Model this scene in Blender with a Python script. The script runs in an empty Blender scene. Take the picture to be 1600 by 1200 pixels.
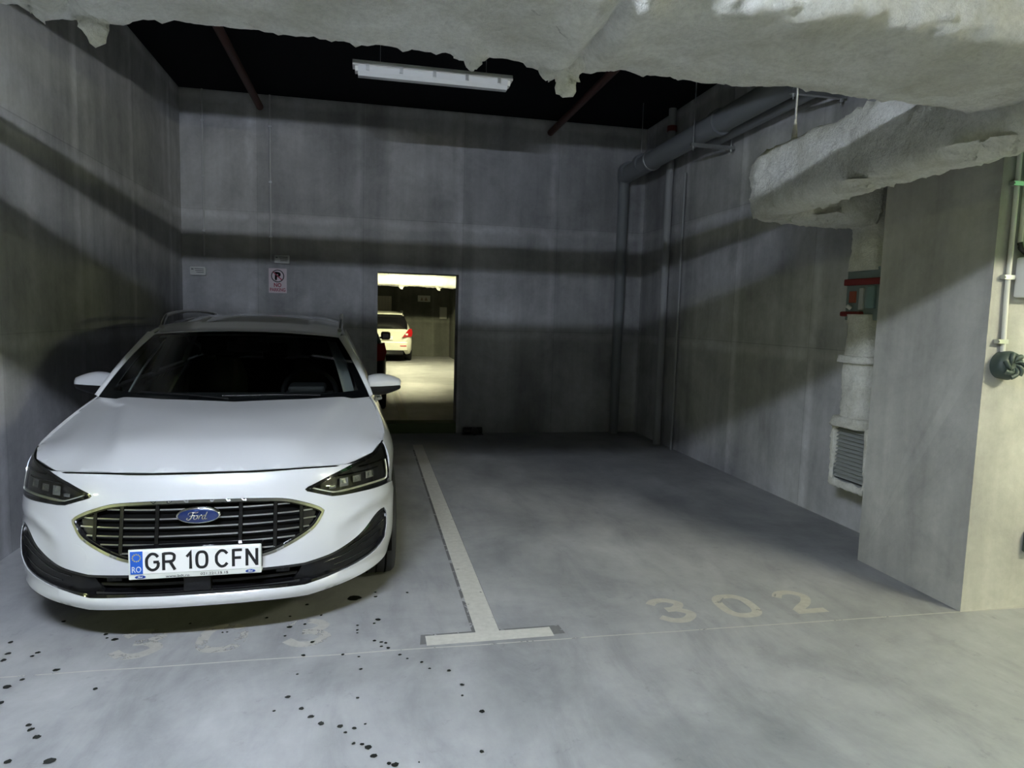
import bpy, bmesh, math, random
import numpy as np
from mathutils import Vector, Matrix, noise
from mathutils.geometry import delaunay_2d_cdt

random.seed(7)
SC = bpy.context.scene
COL = SC.collection

# ------------------------------------------------------------------ camera, world, exposure
CAM_H = 1.52
AX = ((0.97804, -0.20654, 0.02785), (0.00661, -0.10281, -0.99468), (0.20830, 0.97302, -0.09919))
cam_d = bpy.data.cameras.new('camera')
cam = bpy.data.objects.new('camera', cam_d)
COL.objects.link(cam)
cam_d.sensor_width = 36.0
cam_d.lens = 36.0 * 1060 / 1600
cam_d.clip_start = 0.02
right, up, back = Vector(AX[0]), -Vector(AX[1]), -Vector(AX[2])
M3 = Matrix((right, up, back)).transposed()
cam.matrix_world = Matrix.Translation((0, 0, CAM_H)) @ M3.to_4x4()
SC.camera = cam

world = bpy.data.worlds.new('world')
SC.world = world
world.use_nodes = True
world.node_tree.nodes['Background'].inputs[0].default_value = (0.5, 0.55, 0.6, 1)
world.node_tree.nodes['Background'].inputs[1].default_value = 0.02

SC.view_settings.view_transform = 'Standard'
SC.view_settings.look = 'None'
SC.view_settings.gamma = 1
SC.view_settings.use_curve_mapping = False
SC.view_settings.exposure = 1.6

TUBE_Y, TUBE_Z = 0.65, 2.825          # row of tubes above the lane
COOL = (0.78, 0.86, 1.0)
WARM = (1.0, 0.95, 0.58)
OLIVE = (0.92, 1.0, 0.46)
LANE_POWER, SIDE_POWER, RIGHT_POWER, FAR_POWER = 262.0, 250.0, 190.0, 400.0

# ------------------------------------------------------------------ helpers: materials
def new_mat(name):
    m = bpy.data.materials.new(name)
    m.use_nodes = True
    nt = m.node_tree
    b = nt.nodes['Principled BSDF']
    return m, nt, b

def plain(name, col, rough=0.5, metal=0.0, coat=0.0, spec=0.5):
    m, nt, b = new_mat(name)
    b.inputs['Base Color'].default_value = (*col, 1)
    b.inputs['Roughness'].default_value = rough
    b.inputs['Metallic'].default_value = metal
    b.inputs['Coat Weight'].default_value = coat
    b.inputs['Coat Roughness'].default_value = 0.03
    b.inputs['Specular IOR Level'].default_value = spec
    return m

def emit(name, col, strength):
    m, nt, b = new_mat(name)
    b.inputs['Base Color'].default_value = (0.8, 0.8, 0.8, 1)
    b.inputs['Emission Color'].default_value = (*col, 1)
    b.inputs['Emission Strength'].default_value = strength
    return m

def node(nt, typ, **kw):
    n = nt.nodes.new(typ)
    for k, v in kw.items():
        if k in n.inputs:
            n.inputs[k].default_value = v
        else:
            setattr(n, k, v)
    return n

def ramp(nt, fac, stops):
    r = nt.nodes.new('ShaderNodeValToRGB')
    while len(r.color_ramp.elements) < len(stops):
        r.color_ramp.elements.new(0.5)
    for e, (p, c) in zip(r.color_ramp.elements, stops):
        e.position = p
        e.color = (*c, 1) if len(c) == 3 else c
    nt.links.new(fac, r.inputs[0])
    return r.outputs[0]

def mixc(nt, fac, a, b, mode='MIX'):
    n = nt.nodes.new('ShaderNodeMix')
    n.data_type = 'RGBA'
    n.blend_type = mode
    for sock, v in ((n.inputs[0], fac), (n.inputs[6], a), (n.inputs[7], b)):
        if isinstance(v, (int, float)):
            sock.default_value = v
        elif isinstance(v, tuple):
            sock.default_value = (*v, 1)
        else:
            nt.links.new(v, sock)
    return n.outputs[2]

def pos_scaled(nt, sc):
    g = nt.nodes.new('ShaderNodeNewGeometry')
    mp = nt.nodes.new('ShaderNodeMapping')
    mp.inputs['Scale'].default_value = sc
    nt.links.new(g.outputs['Position'], mp.inputs[0])
    return mp.outputs[0]

def noise_fac(nt, vec, scale, detail=5, rough=0.6, dist=0.0):
    n = node(nt, 'ShaderNodeTexNoise', Scale=scale, Detail=detail, Roughness=rough, Distortion=dist)
    nt.links.new(vec, n.inputs['Vector'])
    return n.outputs[0]

def bump(nt, b, h, strength, dist=0.02):
    bp = node(nt, 'ShaderNodeBump', Strength=strength, Distance=dist)
    nt.links.new(h, bp.inputs['Height'])
    nt.links.new(bp.outputs[0], b.inputs['Normal'])

def concrete_wall(name, c0, c1, panels=True, dirt=True):
    m, nt, b = new_mat(name)
    p = pos_scaled(nt, (1, 1, 1))
    big = noise_fac(nt, p, 0.9, 6, 0.62, 0.4)
    col = ramp(nt, big, [(0.32, c0), (0.68, c1)])
    st = noise_fac(nt, pos_scaled(nt, (2.6, 2.6, 0.22)), 1.0, 5, 0.6)
    col = mixc(nt, 0.6, col, ramp(nt, st, [(0.3, (0.45, 0.45, 0.46)), (0.5, (0.9, 0.9, 0.9)), (0.72, (1.3, 1.3, 1.3))]), 'MULTIPLY')
    pt = noise_fac(nt, p, 2.3, 6, 0.7, 0.4)
    col = mixc(nt, 0.38, col, ramp(nt, pt, [(0.34, (0.62, 0.62, 0.62)), (0.5, (1.0, 1.0, 1.0)), (0.68, (1.25, 1.25, 1.25))]), 'MULTIPLY')
    if panels:
        sx = nt.nodes.new('ShaderNodeSeparateXYZ')
        g = nt.nodes.new('ShaderNodeNewGeometry')
        nt.links.new(g.outputs['Position'], sx.inputs[0])
        ad = nt.nodes.new('ShaderNodeMath'); ad.operation = 'ADD'
        nt.links.new(sx.outputs[0], ad.inputs[0]); nt.links.new(sx.outputs[1], ad.inputs[1])
        cb = nt.nodes.new('ShaderNodeCombineXYZ')
        nt.links.new(ad.outputs[0], cb.inputs[0]); nt.links.new(sx.outputs[2], cb.inputs[1])
        br = nt.nodes.new('ShaderNodeTexBrick')
        br.offset = 0.0
        for k, v in (('Scale', 1.0), ('Mortar Size', 0.006), ('Mortar Smooth', 0.6), ('Brick Width', 1.22), ('Row Height', 1.33), ('Bias', 0.0)):
            br.inputs[k].default_value = v
        br.inputs['Color1'].default_value = (0.86, 0.86, 0.87, 1)
        br.inputs['Color2'].default_value = (1.06, 1.06, 1.05, 1)
        br.inputs['Mortar'].default_value = (0.70, 0.70, 0.70, 1)
        nt.links.new(cb.outputs[0], br.inputs['Vector'])
        col = mixc(nt, 0.7, col, br.outputs[0], 'MULTIPLY')
        b2 = nt.nodes.new('ShaderNodeTexBrick')
        b2.offset = 0.0
        for k, v in (('Scale', 1.0), ('Mortar Size', 0.09), ('Mortar Smooth', 1.0), ('Brick Width', 1.22), ('Row Height', 1.33)):
            b2.inputs[k].default_value = v
        b2.inputs['Color1'].default_value = (0.84, 0.84, 0.84, 1); b2.inputs['Color2'].default_value = (0.95, 0.95, 0.95, 1)
        b2.inputs['Mortar'].default_value = (1.22, 1.22, 1.22, 1)
        ds = noise_fac(nt, p, 3.0, 4, 0.6)
        va = nt.nodes.new('ShaderNodeVectorMath'); va.operation = 'MULTIPLY_ADD'
        cv = nt.nodes.new('ShaderNodeCombineXYZ'); nt.links.new(ds, cv.inputs[0]); nt.links.new(ds, cv.inputs[1])
        nt.links.new(cv.outputs[0], va.inputs[0]); va.inputs[1].default_value = (0.12, 0.12, 0); nt.links.new(cb.outputs[0], va.inputs[2])
        nt.links.new(va.outputs[0], b2.inputs['Vector'])
        col = mixc(nt, 0.8, col, b2.outputs[0], 'MULTIPLY')
    fine = noise_fac(nt, p, 22, 6, 0.7)
    col = mixc(nt, 0.25, col, ramp(nt, fine, [(0.3, (0.75, 0.75, 0.75)), (0.7, (1.2, 1.2, 1.2))]), 'MULTIPLY')
    nt.links.new(col, b.inputs['Base Color'])
    b.inputs['Roughness'].default_value = 0.85
    bump(nt, b, fine, 0.25, 0.01)
    return m

def floor_concrete(name):
    m, nt, b = new_mat(name)
    p = pos_scaled(nt, (1, 1, 1))
    big = noise_fac(nt, p, 0.8, 7, 0.66, 0.3)
    col = ramp(nt, big, [(0.32, (0.235, 0.24, 0.247)), (0.5, (0.33, 0.335, 0.34)), (0.68, (0.42, 0.425, 0.43))])
    sw = noise_fac(nt, pos_scaled(nt, (2.2, 0.8, 1)), 1.6, 7, 0.68, 0.45)
    col = mixc(nt, 0.75, col, ramp(nt, sw, [(0.32, (0.66, 0.66, 0.68)), (0.50, (0.98, 0.98, 0.98)), (0.68, (1.18, 1.18, 1.17))]), 'MULTIPLY')
    sp = noise_fac(nt, p, 9, 8, 0.75, 0.3)
    col = mixc(nt, 0.5, col, ramp(nt, sp, [(0.28, (0.40, 0.40, 0.41)), (0.40, (0.93, 0.93, 0.93)), (1.0, (1.06, 1.06, 1.06))]), 'MULTIPLY')
    nt.links.new(col, b.inputs['Base Color'])
    rr = ramp(nt, sw, [(0.3, (0.42,) * 3), (0.7, (0.62,) * 3)])
    nt.links.new(rr, b.inputs['Roughness'])
    b.inputs['Specular IOR Level'].default_value = 0.35
    bump(nt, b, noise_fac(nt, p, 60, 4, 0.6), 0.08, 0.004)
    return m

def insulation(name, c0, c1):
    m, nt, b = new_mat(name)
    p = pos_scaled(nt, (1, 1, 1))
    f = noise_fac(nt, p, 55, 6, 0.75)
    g = noise_fac(nt, p, 3.0, 6, 0.65, 0.5)
    col = ramp(nt, g, [(0.28, c0), (0.6, c1)])
    col = mixc(nt, 0.55, col, ramp(nt, f, [(0.3, (0.72, 0.72, 0.70)), (0.6, (1.05, 1.05, 1.04))]), 'MULTIPLY')
    spots = noise_fac(nt, p, 4.2, 7, 0.72, 1.0)
    col = mixc(nt, ramp(nt, spots, [(0.24, (0.85,) * 3), (0.31, (0.0,) * 3)]), col, (0.12, 0.11, 0.085))
    nt.links.new(col, b.inputs['Base Color'])
    b.inputs['Roughness'].default_value = 0.95
    b.inputs['Specular IOR Level'].default_value = 0.1
    bump(nt, b, f, 0.8, 0.028)
    return m

def worn_paint(name, col, lo, hi, scale=16, alpha=1.0):
    """paint worn through to the floor in patches"""
    m, nt, b = new_mat(name)
    p = pos_scaled(nt, (1, 1, 1))
    n1 = noise_fac(nt, p, scale, 7, 0.7, 0.5)
    n2 = noise_fac(nt, p, 30, 4, 0.6)
    nt.links.new(mixc(nt, 0.4, (*col,), ramp(nt, n2, [(0.3, (0.7, 0.7, 0.7)), (0.7, (1.1, 1.1, 1.1))]), 'MULTIPLY'), b.inputs['Base Color'])
    b.inputs['Roughness'].default_value = 0.7
    nt.links.new(ramp(nt, n1, [(lo, (0.0,) * 3), (hi, (alpha,) * 3)]), b.inputs['Alpha'])
    return m

# ------------------------------------------------------------------ helpers: objects
def link(name, mesh, mat, parent=None):
    o = bpy.data.objects.new(name, mesh)
    COL.objects.link(o)
    if mat is not None and not mesh.materials:
        mesh.materials.append(mat)
    if parent is not None:
        o.parent = parent
    return o

def empty(name, loc=(0, 0, 0), rz=0.0, parent=None):
    o = bpy.data.objects.new(name, None)
    o.empty_display_size = 0.1
    COL.objects.link(o)
    o.location = loc
    o.rotation_euler = (0, 0, rz)
    if parent is not None:
        o.parent = parent
    return o

def tag(o, label=None, cat=None, group=None, kind=None):
    if label: o['label'] = label
    if cat: o['category'] = cat
    if group: o['group'] = group
    if kind: o['kind'] = kind
    return o

class MB:
    """collects shapes and links them as one mesh object"""
    def __init__(self):
        self.v, self.f, self.s = [], [], []
    def raw(self, verts, faces, smooth=False):
        n = len(self.v)
        self.v += [tuple(p) for p in verts]
        self.f += [tuple(i + n for i in f) for f in faces]
        self.s += [smooth] * len(faces)
        return self
    def box(self, x0, x1, y0, y1, z0, z1):
        return self.raw([(x0, y0, z0), (x1, y0, z0), (x1, y1, z0), (x0, y1, z0), (x0, y0, z1), (x1, y0, z1), (x1, y1, z1), (x0, y1, z1)],
                        [(3, 2, 1, 0), (4, 5, 6, 7), (0, 1, 5, 4), (1, 2, 6, 5), (2, 3, 7, 6), (3, 0, 4, 7)])
    def bbox(self, x0, x1, y0, y1, z0, z1, r=0.01):
        """box with chamfered edges"""
        bm = bmesh.new()
        bmesh.ops.create_cube(bm, size=1)
        for v in bm.verts:
            v.co = Vector((x0 + (v.co.x + .5) * (x1 - x0), y0 + (v.co.y + .5) * (y1 - y0), z0 + (v.co.z + .5) * (z1 - z0)))
        bmesh.ops.bevel(bm, geom=bm.edges[:], offset=r, segments=2, affect='EDGES', profile=0.5)
        bm.verts.index_update()
        self.raw([v.co[:] for v in bm.verts], [[v.index for v in f.verts] for f in bm.faces], False)
        bm.free()
        return self
    def tube(self, pts, r, n=12, caps=True):
        pts = [Vector(p) for p in pts]
        rs = r if isinstance(r, (list, tuple)) else [r] * len(pts)
        rings, ref = [], None
        for i, p in enumerate(pts):
            d = (pts[min(i + 1, len(pts) - 1)] - pts[max(i - 1, 0)]).normalized()
            if ref is None:
                ref = Vector((0, 0, 1)) if abs(d.z) < 0.9 else Vector((1, 0, 0))
            a = (ref - d * ref.dot(d)).normalized()
            ref = a
            b = d.cross(a)
            rings.append([p + (a * math.cos(t) + b * math.sin(t)) * rs[i] for t in (2 * math.pi * k / n for k in range(n))])
        vs = [q for rg in rings for q in rg]
        fs = [(i * n + k, i * n + (k + 1) % n, (i + 1) * n + (k + 1) % n, (i + 1) * n + k) for i in range(len(pts) - 1) for k in range(n)]
        self.raw(vs, fs, True)
        if caps:
            self.raw(rings[0], [tuple(range(n))[::-1]])
            self.raw(rings[-1], [tuple(range(n))])
        return self
    def lathe(self, prof, n=32, axis='x', center=(0, 0, 0), smooth=True):
        """profile of (along axis, radius)"""
        vs, c = [], Vector(center)
        for a, r in prof:
            for k in range(n):
                t = 2 * math.pi * k / n
                u, w = r * math.cos(t), r * math.sin(t)
                q = {'x': (a, u, w), 'y': (u, a, w), 'z': (u, w, a)}[axis]
                vs.append(c + Vector(q))
        fs = [(i * n + k, i * n + (k + 1) % n, (i + 1) * n + (k + 1) % n, (i + 1) * n + k) for i in range(len(prof) - 1) for k in range(n)]
        return self.raw(vs, fs, smooth)
    def prism(self, poly, y0, y1, plane='xz'):
        n = len(poly)
        mk = {'xz': lambda a, b, d: (a, d, b), 'yz': lambda a, b, d: (d, a, b), 'xy': lambda a, b, d: (a, b, d)}[plane]
        vs = [mk(a, b, y0) for a, b in poly] + [mk(a, b, y1) for a, b in poly]
        fs = [tuple(range(n)), tuple(range(2 * n - 1, n - 1, -1))] + [(i, (i + 1) % n, n + (i + 1) % n, n + i) for i in range(n)]
        return self.raw(vs, fs)
    def build(self, name, mat, parent=None):
        me = bpy.data.meshes.new(name)
        me.from_pydata(self.v, [], self.f)
        me.update()
        bm = bmesh.new(); bm.from_mesh(me)
        bmesh.ops.recalc_face_normals(bm, faces=bm.faces[:])
        bm.to_mesh(me); bm.free()
        me.polygons.foreach_set('use_smooth', self.s)
        return link(name, me, mat, parent)

def grid_mesh(name, P, mat, parent=None, closed_u=False, smooth=True):
    """P[i][j] -> quad mesh"""
    ni, nj = len(P), len(P[0])
    vs = [tuple(p) for row in P for p in row]
    fs = []
    for i in range(ni - 1):
        for j in range(nj if closed_u else nj - 1):
            k = (j + 1) % nj
            fs.append((i * nj + j, i * nj + k, (i + 1) * nj + k, (i + 1) * nj + j))
    return MB().raw(vs, fs, smooth).build(name, mat, parent)

def text_mesh(name, body, size, mat, parent=None, depth=0.001, shear=0.0, width=1.0, spacing=1.0, offset=0.0, fit=None):
    """letters lying in the local xy plane, centred; fit=(w,h) scales them to a box"""
    cu = bpy.data.curves.new(name, 'FONT')
    cu.body = body
    cu.size = size
    cu.align_x = 'CENTER'; cu.align_y = 'CENTER'
    cu.extrude = depth
    cu.shear = shear
    cu.offset = offset
    cu.space_character = spacing
    cu.resolution_u = 3
    o = bpy.data.objects.new(name + '_tmp', cu)
    COL.objects.link(o)
    me = bpy.data.meshes.new_from_object(o.evaluated_get(bpy.context.evaluated_depsgraph_get()))
    bpy.data.objects.remove(o)
    bpy.data.curves.remove(cu)
    co = np.empty(len(me.vertices) * 3)
    me.vertices.foreach_get('co', co)
    co = co.reshape(-1, 3)
    mn, mx = co.min(0), co.max(0)
    co[:, :2] -= ((mn + mx) / 2)[:2]
    if fit:
        co[:, 0] *= fit[0] / (mx[0] - mn[0]); co[:, 1] *= fit[1] / (mx[1] - mn[1])
    else:
        co[:, 0] *= width
    me.vertices.foreach_set('co', co.ravel())
    me.name = name
    me.materials.clear()
    return link(name, me, mat, parent)

def ribbon(mb, pts, w, closed=False, top=None):
    """flat stroke of width w along 2-D points, in the xy plane"""
    P = [np.array(p, float) for p in pts]
    n = len(P)
    L, R_ = [], []
    for i in range(n):
        a = P[i - 1] if (i or closed) else P[i]
        b = P[(i + 1) % n] if (i < n - 1 or closed) else P[i]
        t1 = P[i] - a; t2 = b - P[i]
        t1 = t1 / (np.linalg.norm(t1) or 1); t2 = t2 / (np.linalg.norm(t2) or 1)
        n1, n2 = np.array((-t1[1], t1[0])), np.array((-t2[1], t2[0]))
        m = n1 + n2
        m = m / (np.linalg.norm(m) or 1)
        k = m.dot(n1 if np.linalg.norm(n1) > .5 else n2)
        m = m / max(.45, k)
        L.append((*(P[i] + m * w / 2), 0.0)); R_.append((*(P[i] - m * w / 2), 0.0))
    mb.raw(L + R_, [(i, (i + 1) % n, n + (i + 1) % n, n + i) for i in range(n if closed else n - 1)])

def spline2(P, n=6):
    P = [np.array(p, float) for p in P]
    Q = [2 * P[0] - P[1]] + P + [2 * P[-1] - P[-2]]
    out = []
    for i in range(1, len(Q) - 2):
        a, b, c, d = Q[i - 1:i + 3]
        for k in range(n):
            t = k / n
            out.append(tuple(.5 * ((2 * b) + (-a + c) * t + (2 * a - 5 * b + 4 * c - d) * t * t + (-a + 3 * b - 3 * c + d) * t ** 3)))
    return out + [tuple(P[-1])]

_oval = [(.40 * math.copysign(abs(math.cos(a)) ** .75, math.cos(a)), .445 * math.copysign(abs(math.sin(a)) ** .75, math.sin(a))) for a in (2 * math.pi * k / 32 for k in range(32))]
GLYPH = {
    '0': [(_oval, True)],
    '3': [(spline2([(-.40, .28), (-.22, .42), (.08, .445), (.34, .26), (.14, .05), (-.12, .02)]), False), (spline2([(-.12, .01), (.16, .0), (.40, -.21), (.14, -.44), (-.18, -.44), (-.42, -.27)]), False)],
    '2': [(spline2([(-.40, .24), (-.2, .42), (.12, .445), (.37, .23), (.18, -.06), (-.15, -.27), (-.36, -.42)]), False), ([(-.42, -.445), (.42, -.445)], False)],
    'G': [(spline2([(.38, .27), (.18, .43), (-.10, .44), (-.36, .22), (-.40, -.05), (-.34, -.27), (-.10, -.44), (.16, -.43), (.36, -.27), (.40, -.03)]), False), ([(.445, -.01), (.06, -.01)], False)],
    'R': [([(-.40, -.5), (-.40, .5)], False), (spline2([(-.40, .445), (.10, .445), (.33, .36), (.36, .22), (.30, .06), (.08, -.01), (-.40, -.01)]), False), ([(.06, -.02), (.40, -.5)], False)],
    '1': [([(-.35, .20), (.15, .44), (.15, -.5)], False)],
    'C': [(spline2([(.40, .27), (.18, .43), (-.10, .44), (-.36, .22), (-.40, 0), (-.36, -.22), (-.10, -.44), (.18, -.43), (.40, -.27)]), False)],
    'F': [([(-.40, -.5), (-.40, .5)], False), ([(-.45, .445), (.42, .445)], False), ([(-.40, .0), (.33, .0)], False)],
    'N': [([(-.40, -.5), (-.40, .5)], False), ([(.40, -.5), (.40, .5)], False), ([(-.40, .46), (.40, -.46)], False)],
}
def glyph(name, ch, w, h, stroke, mat, parent=None):
    mb = MB()
    for i, (st, cl) in enumerate(GLYPH[ch]):
        n = len(mb.v)
        ribbon(mb, [(x * w, y * h) for x, y in st], stroke, cl)
        mb.v[n:] = [(x, y, 0.0003 * i) for x, y, z in mb.v[n:]]
    return mb.build(name, mat, parent)

def xform(o, M):
    o.data.transform(M)
    o.data.update()
    return o

FACE_FRONT = Matrix.Rotation(math.pi / 2, 4, 'X')      # xy lettering -> upright, read from -Y
FACE_BACK = Matrix.Rotation(math.pi, 4, 'Z') @ FACE_FRONT

# ------------------------------------------------------------------ materials
M_FLOOR = floor_concrete('floor_concrete')
M_WALL = concrete_wall('cast_concrete', (0.36, 0.363, 0.374), (0.60, 0.604, 0.622))
M_PILLAR = concrete_wall('pillar_concrete', (0.36, 0.357, 0.335), (0.52, 0.517, 0.48), panels=False)
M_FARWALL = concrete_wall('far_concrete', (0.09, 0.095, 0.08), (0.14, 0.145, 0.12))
M_CEIL = plain('black_ceiling_board', (0.010, 0.011, 0.014), 0.95, spec=0.1)
M_INS = insulation('sprayed_insulation', (0.64, 0.63, 0.54), (0.93, 0.93, 0.88))
M_GALV = plain('galvanised_steel', (0.55, 0.57, 0.58), 0.38, 0.9)
M_GREYPIPE = plain('grey_plastic_pipe', (0.22, 0.235, 0.25), 0.45)
M_RUST = plain('red_oxide_pipe', (0.085, 0.032, 0.024), 0.6)
M_WHITEP = plain('white_plastic', (0.72, 0.73, 0.72), 0.4)
M_LINE = worn_paint('worn_line_paint', (0.56, 0.55, 0.50), 0.30, 0.33, 14)
M_NUMB = worn_paint('faded_number_paint', (0.47, 0.455, 0.395), 0.34, 0.37, 9)
M_NUMB2 = worn_paint('very_faded_number_paint', (0.43, 0.42, 0.385), 0.45, 0.48, 11)
M_OIL = plain('oil', (0.018, 0.020, 0.018), 0.25)
M_JOINT = worn_paint('joint_filler', (0.50, 0.49, 0.45), 0.40, 0.42, 3.5)
M_SEALER = worn_paint('grey_line_under_paint', (0.15, 0.15, 0.15), 0.42, 0.45, 10)  # worn grey paint showing along the edges of the bay line
M_BLACKP = plain('black_plastic', (0.014, 0.014, 0.015), 0.45)
M_GREEN = plain('green_painted_sill', (0.10, 0.13, 0.06), 0.7)

# ------------------------------------------------------------------ structure
XL, XR, XP = -2.115, 3.56, 3.14       # left wall, right wall, pillar face
YB, CEIL = 8.6, 4.0

def struct(name, mb, mat):
    return tag(mb.build(name, mat), kind='structure')

FLOOR = struct('floor', MB().box(-16, 16, -7, 25, -0.2, 0), M_FLOOR)
struct('ceiling', MB().box(-16, 16, -7, 25, CEIL, CEIL + 0.2), M_CEIL)
struct('wall_left', MB().box(XL - 0.25, XL, 2.94, YB, 0, CEIL), M_WALL)
struct('wall_right', MB().box(XR, XR + 0.3, 3.73, YB, 0, CEIL), M_WALL)
D0, D1, DH = 0.115, 1.118, 2.02
wb = MB()
wb.box(-16, D0, YB, YB + 0.3, 0, CEIL); wb.box(D1, 16, YB, YB + 0.3, 0, CEIL); wb.box(D0, D1, YB, YB + 0.3, DH, CEIL)
struct('wall_back', wb, M_WALL)
# pillar with slightly chipped arris
pm = bmesh.new()
bmesh.ops.create_cube(pm, size=1)
for v in pm.verts:
    v.co = Vector((XP + (v.co.x + .5) * 1.05, 2.94 + (v.co.y + .5) * 0.79, (v.co.z + .5) * CEIL))
ed = [e for e in pm.edges if all(abs(v.co.x - XP) < 1e-4 and abs(v.co.y - 2.94) < 1e-4 for v in e.verts)]
bmesh.ops.subdivide_edges(pm, edges=ed, cuts=160)
for v in pm.verts:
    if abs(v.co.x - XP) < 1e-4 and abs(v.co.y - 2.94) < 1e-4 and 0.01 < v.co.z < 3.99:
        c = max(0, noise.noise((0, 0, v.co.z * 9)) - 0.1) * 0.022 + abs(noise.noise((3, 1, v.co.z * 40))) * 0.006
        v.co.x += c; v.co.y += c * 0.7
bmesh.ops.triangulate(pm, faces=pm.faces[:])
me = bpy.data.meshes.new('wall_right_pillar'); pm.to_mesh(me); pm.free()
tag(link('wall_right_pillar', me, M_PILLAR), kind='structure')
struct('wall_lane_rear', MB().box(-16, 16, -7.2, -7, 0, CEIL), M_WALL)
struct('wall_lane_left', MB().box(-16.2, -16, -7, 25, 0, CEIL), M_WALL)
struct('wall_lane_right', MB().box(16, 16.2, -7, 25, 0, CEIL), M_WALL)
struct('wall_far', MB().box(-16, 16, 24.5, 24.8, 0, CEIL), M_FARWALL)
struct('wall_lintel_beam', MB().box(-16, 16, 2.945, 3.2, 3.112, CEIL), M_WALL)  # unseen beam, underside set to cut lamp light off the upper walls
struct('trim_1', MB().bbox(D0 - 0.02, D1 + 0.02, YB + 0.01, YB + 0.29, -0.01, 0.13, 0.006), M_GREEN)

# floor joint between lane and bays, and the paint (children of the floor)
jp = []
for i in range(90):
    x = -9 + 18 * i / 89
    jp.append((x, 2.975 - 0.012 * x + 0.006 * noise.noise((x * 3, 0, 0)), 0))
vs = [(x, y - 0.004, 0.0012) for x, y, _ in jp] + [(x, y + 0.004, 0.0012) for x, y, _ in jp]
MB().raw(vs, [(i, i + 1, 91 + i, 90 + i) for i in range(89)]).build('joint_filler', M_JOINT, FLOOR)

def flat_poly(name, poly, z, mat, parent=None):
    return MB().raw([(x, y, z) for x, y in poly], [tuple(range(len(poly)))]).build(name, mat, parent)

bay = empty('bay_line', (0.575, 3.05, 0))
tag(bay, 'worn white painted T-shaped line separating the two parking bays', 'floor marking')
flat_poly('stem_line', [(-0.058, 0.04), (0.058, 0.04), (0.056, 4.80), (-0.056, 4.80)], 0.0016, M_LINE, bay)
flat_poly('cross_line', [(-0.30, -0.055), (0.31, -0.05), (0.31, 0.045), (-0.30, 0.04)], 0.0018, M_LINE, bay)
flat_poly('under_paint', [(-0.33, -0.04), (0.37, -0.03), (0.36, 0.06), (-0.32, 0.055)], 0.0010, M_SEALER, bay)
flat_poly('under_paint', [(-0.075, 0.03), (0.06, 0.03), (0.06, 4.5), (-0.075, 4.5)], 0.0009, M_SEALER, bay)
fl = empty('bay_line', (0.53, 9.05, 0))
tag(fl, 'white painted floor line seen through the doorway', 'floor marking')
flat_poly('stem_line', [(-0.055, 0.0), (0.055, 0.0), (0.055, 4.3), (-0.055, 4.3)], 0.0016, plain('far_line_paint', (0.5, 0.5, 0.44), 0.6), fl)

def stencil(body, xs, y, h, w, mat, label):
    e = empty('bay_number', (sum(xs) / 3, y, 0))
    tag(e, label, 'floor marking')
    for ch, x in zip(body, xs):
        o = glyph('digit', ch, w, h, 0.052, mat, e)
        o.location = (x - sum(xs) / 3, 0, 0.0014)
    return e
stencil('302', (1.575, 1.955, 2.325), 3.19, 0.27, 0.215, M_NUMB, 'faded stencilled bay number 302 on the floor of the empty bay')
stencil('303', (-1.00, -0.65, -0.27), 3.215, 0.26, 0.21, M_NUMB2, 'very faded stencilled bay number 303 in front of the parked car')

SPOTS = [(-0.06,3.58,0.039),(0.05,3.64,0.009),(0.05,3.58,0.011),(0.22,3.61,0.009),(-0.30,3.53,0.011),(0.06,3.30,0.016),(0.04,3.26,0.008),(-0.04,3.25,0.008),(-0.04,3.20,0.008),(-0.04,3.17,0.006),(0.04,3.08,0.010),(0.07,3.06,0.010),(0.09,3.05,0.009),(0.07,3.02,0.009),(0.10,3.00,0.011),(0.15,2.93,0.009),(0.18,2.89,0.007),(0.24,2.85,0.009),(0.27,2.79,0.007),(0.35,2.76,0.011),(0.39,2.64,0.010),(0.38,2.56,0.007),(0.44,2.44,0.013),(0.40,2.20,0.010),(-0.30,2.66,0.012),(-0.24,2.57,0.012),(-0.20,2.51,0.013),(-0.16,2.46,0.014),(-0.09,2.43,0.013),(-0.04,2.41,0.010),(-0.00,2.43,0.006),(-0.07,2.39,0.008),(-0.04,2.32,0.008),(-0.01,2.31,0.009),(0.01,2.29,0.015),(0.03,2.24,0.014),(0.08,2.19,0.009),(0.10,2.18,0.015),(0.18,2.18,0.004),(-0.34,2.57,0.007),(-0.03,2.61,0.008),(-0.02,2.83,0.009),(-0.03,2.94,0.007),(-0.10,2.97,0.009),(-0.27,2.99,0.011),(-0.24,3.11,0.012),(-0.28,2.83,0.007),(-1.18,3.33,0.012),(-1.12,3.27,0.016),(-1.16,3.29,0.008),(-1.26,3.02,0.015),(-1.05,2.84,0.011),(-1.36,2.96,0.011),(-1.39,2.91,0.018),(-1.36,2.79,0.014),(-1.19,2.62,0.012),(-1.17,2.59,0.013),(-1.13,2.54,0.015),(-1.16,2.41,0.014),(-1.03,2.39,0.021),(-1.56,3.31,0.012),(-1.52,3.20,0.014),(-1.51,3.14,0.014),(-1.40,3.19,0.012),(-1.41,3.16,0.010),(-0.83,3.39,0.008),(-1.42,3.50,0.011),(-0.48,3.40,0.010),(-0.37,3.40,0.008),(-0.22,3.39,0.008),(-0.37,3.19,0.008),(-0.29,3.30,0.010),(-0.36,3.28,0.014),(-0.66,3.27,0.006),(-0.64,3.27,0.006)]
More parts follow.
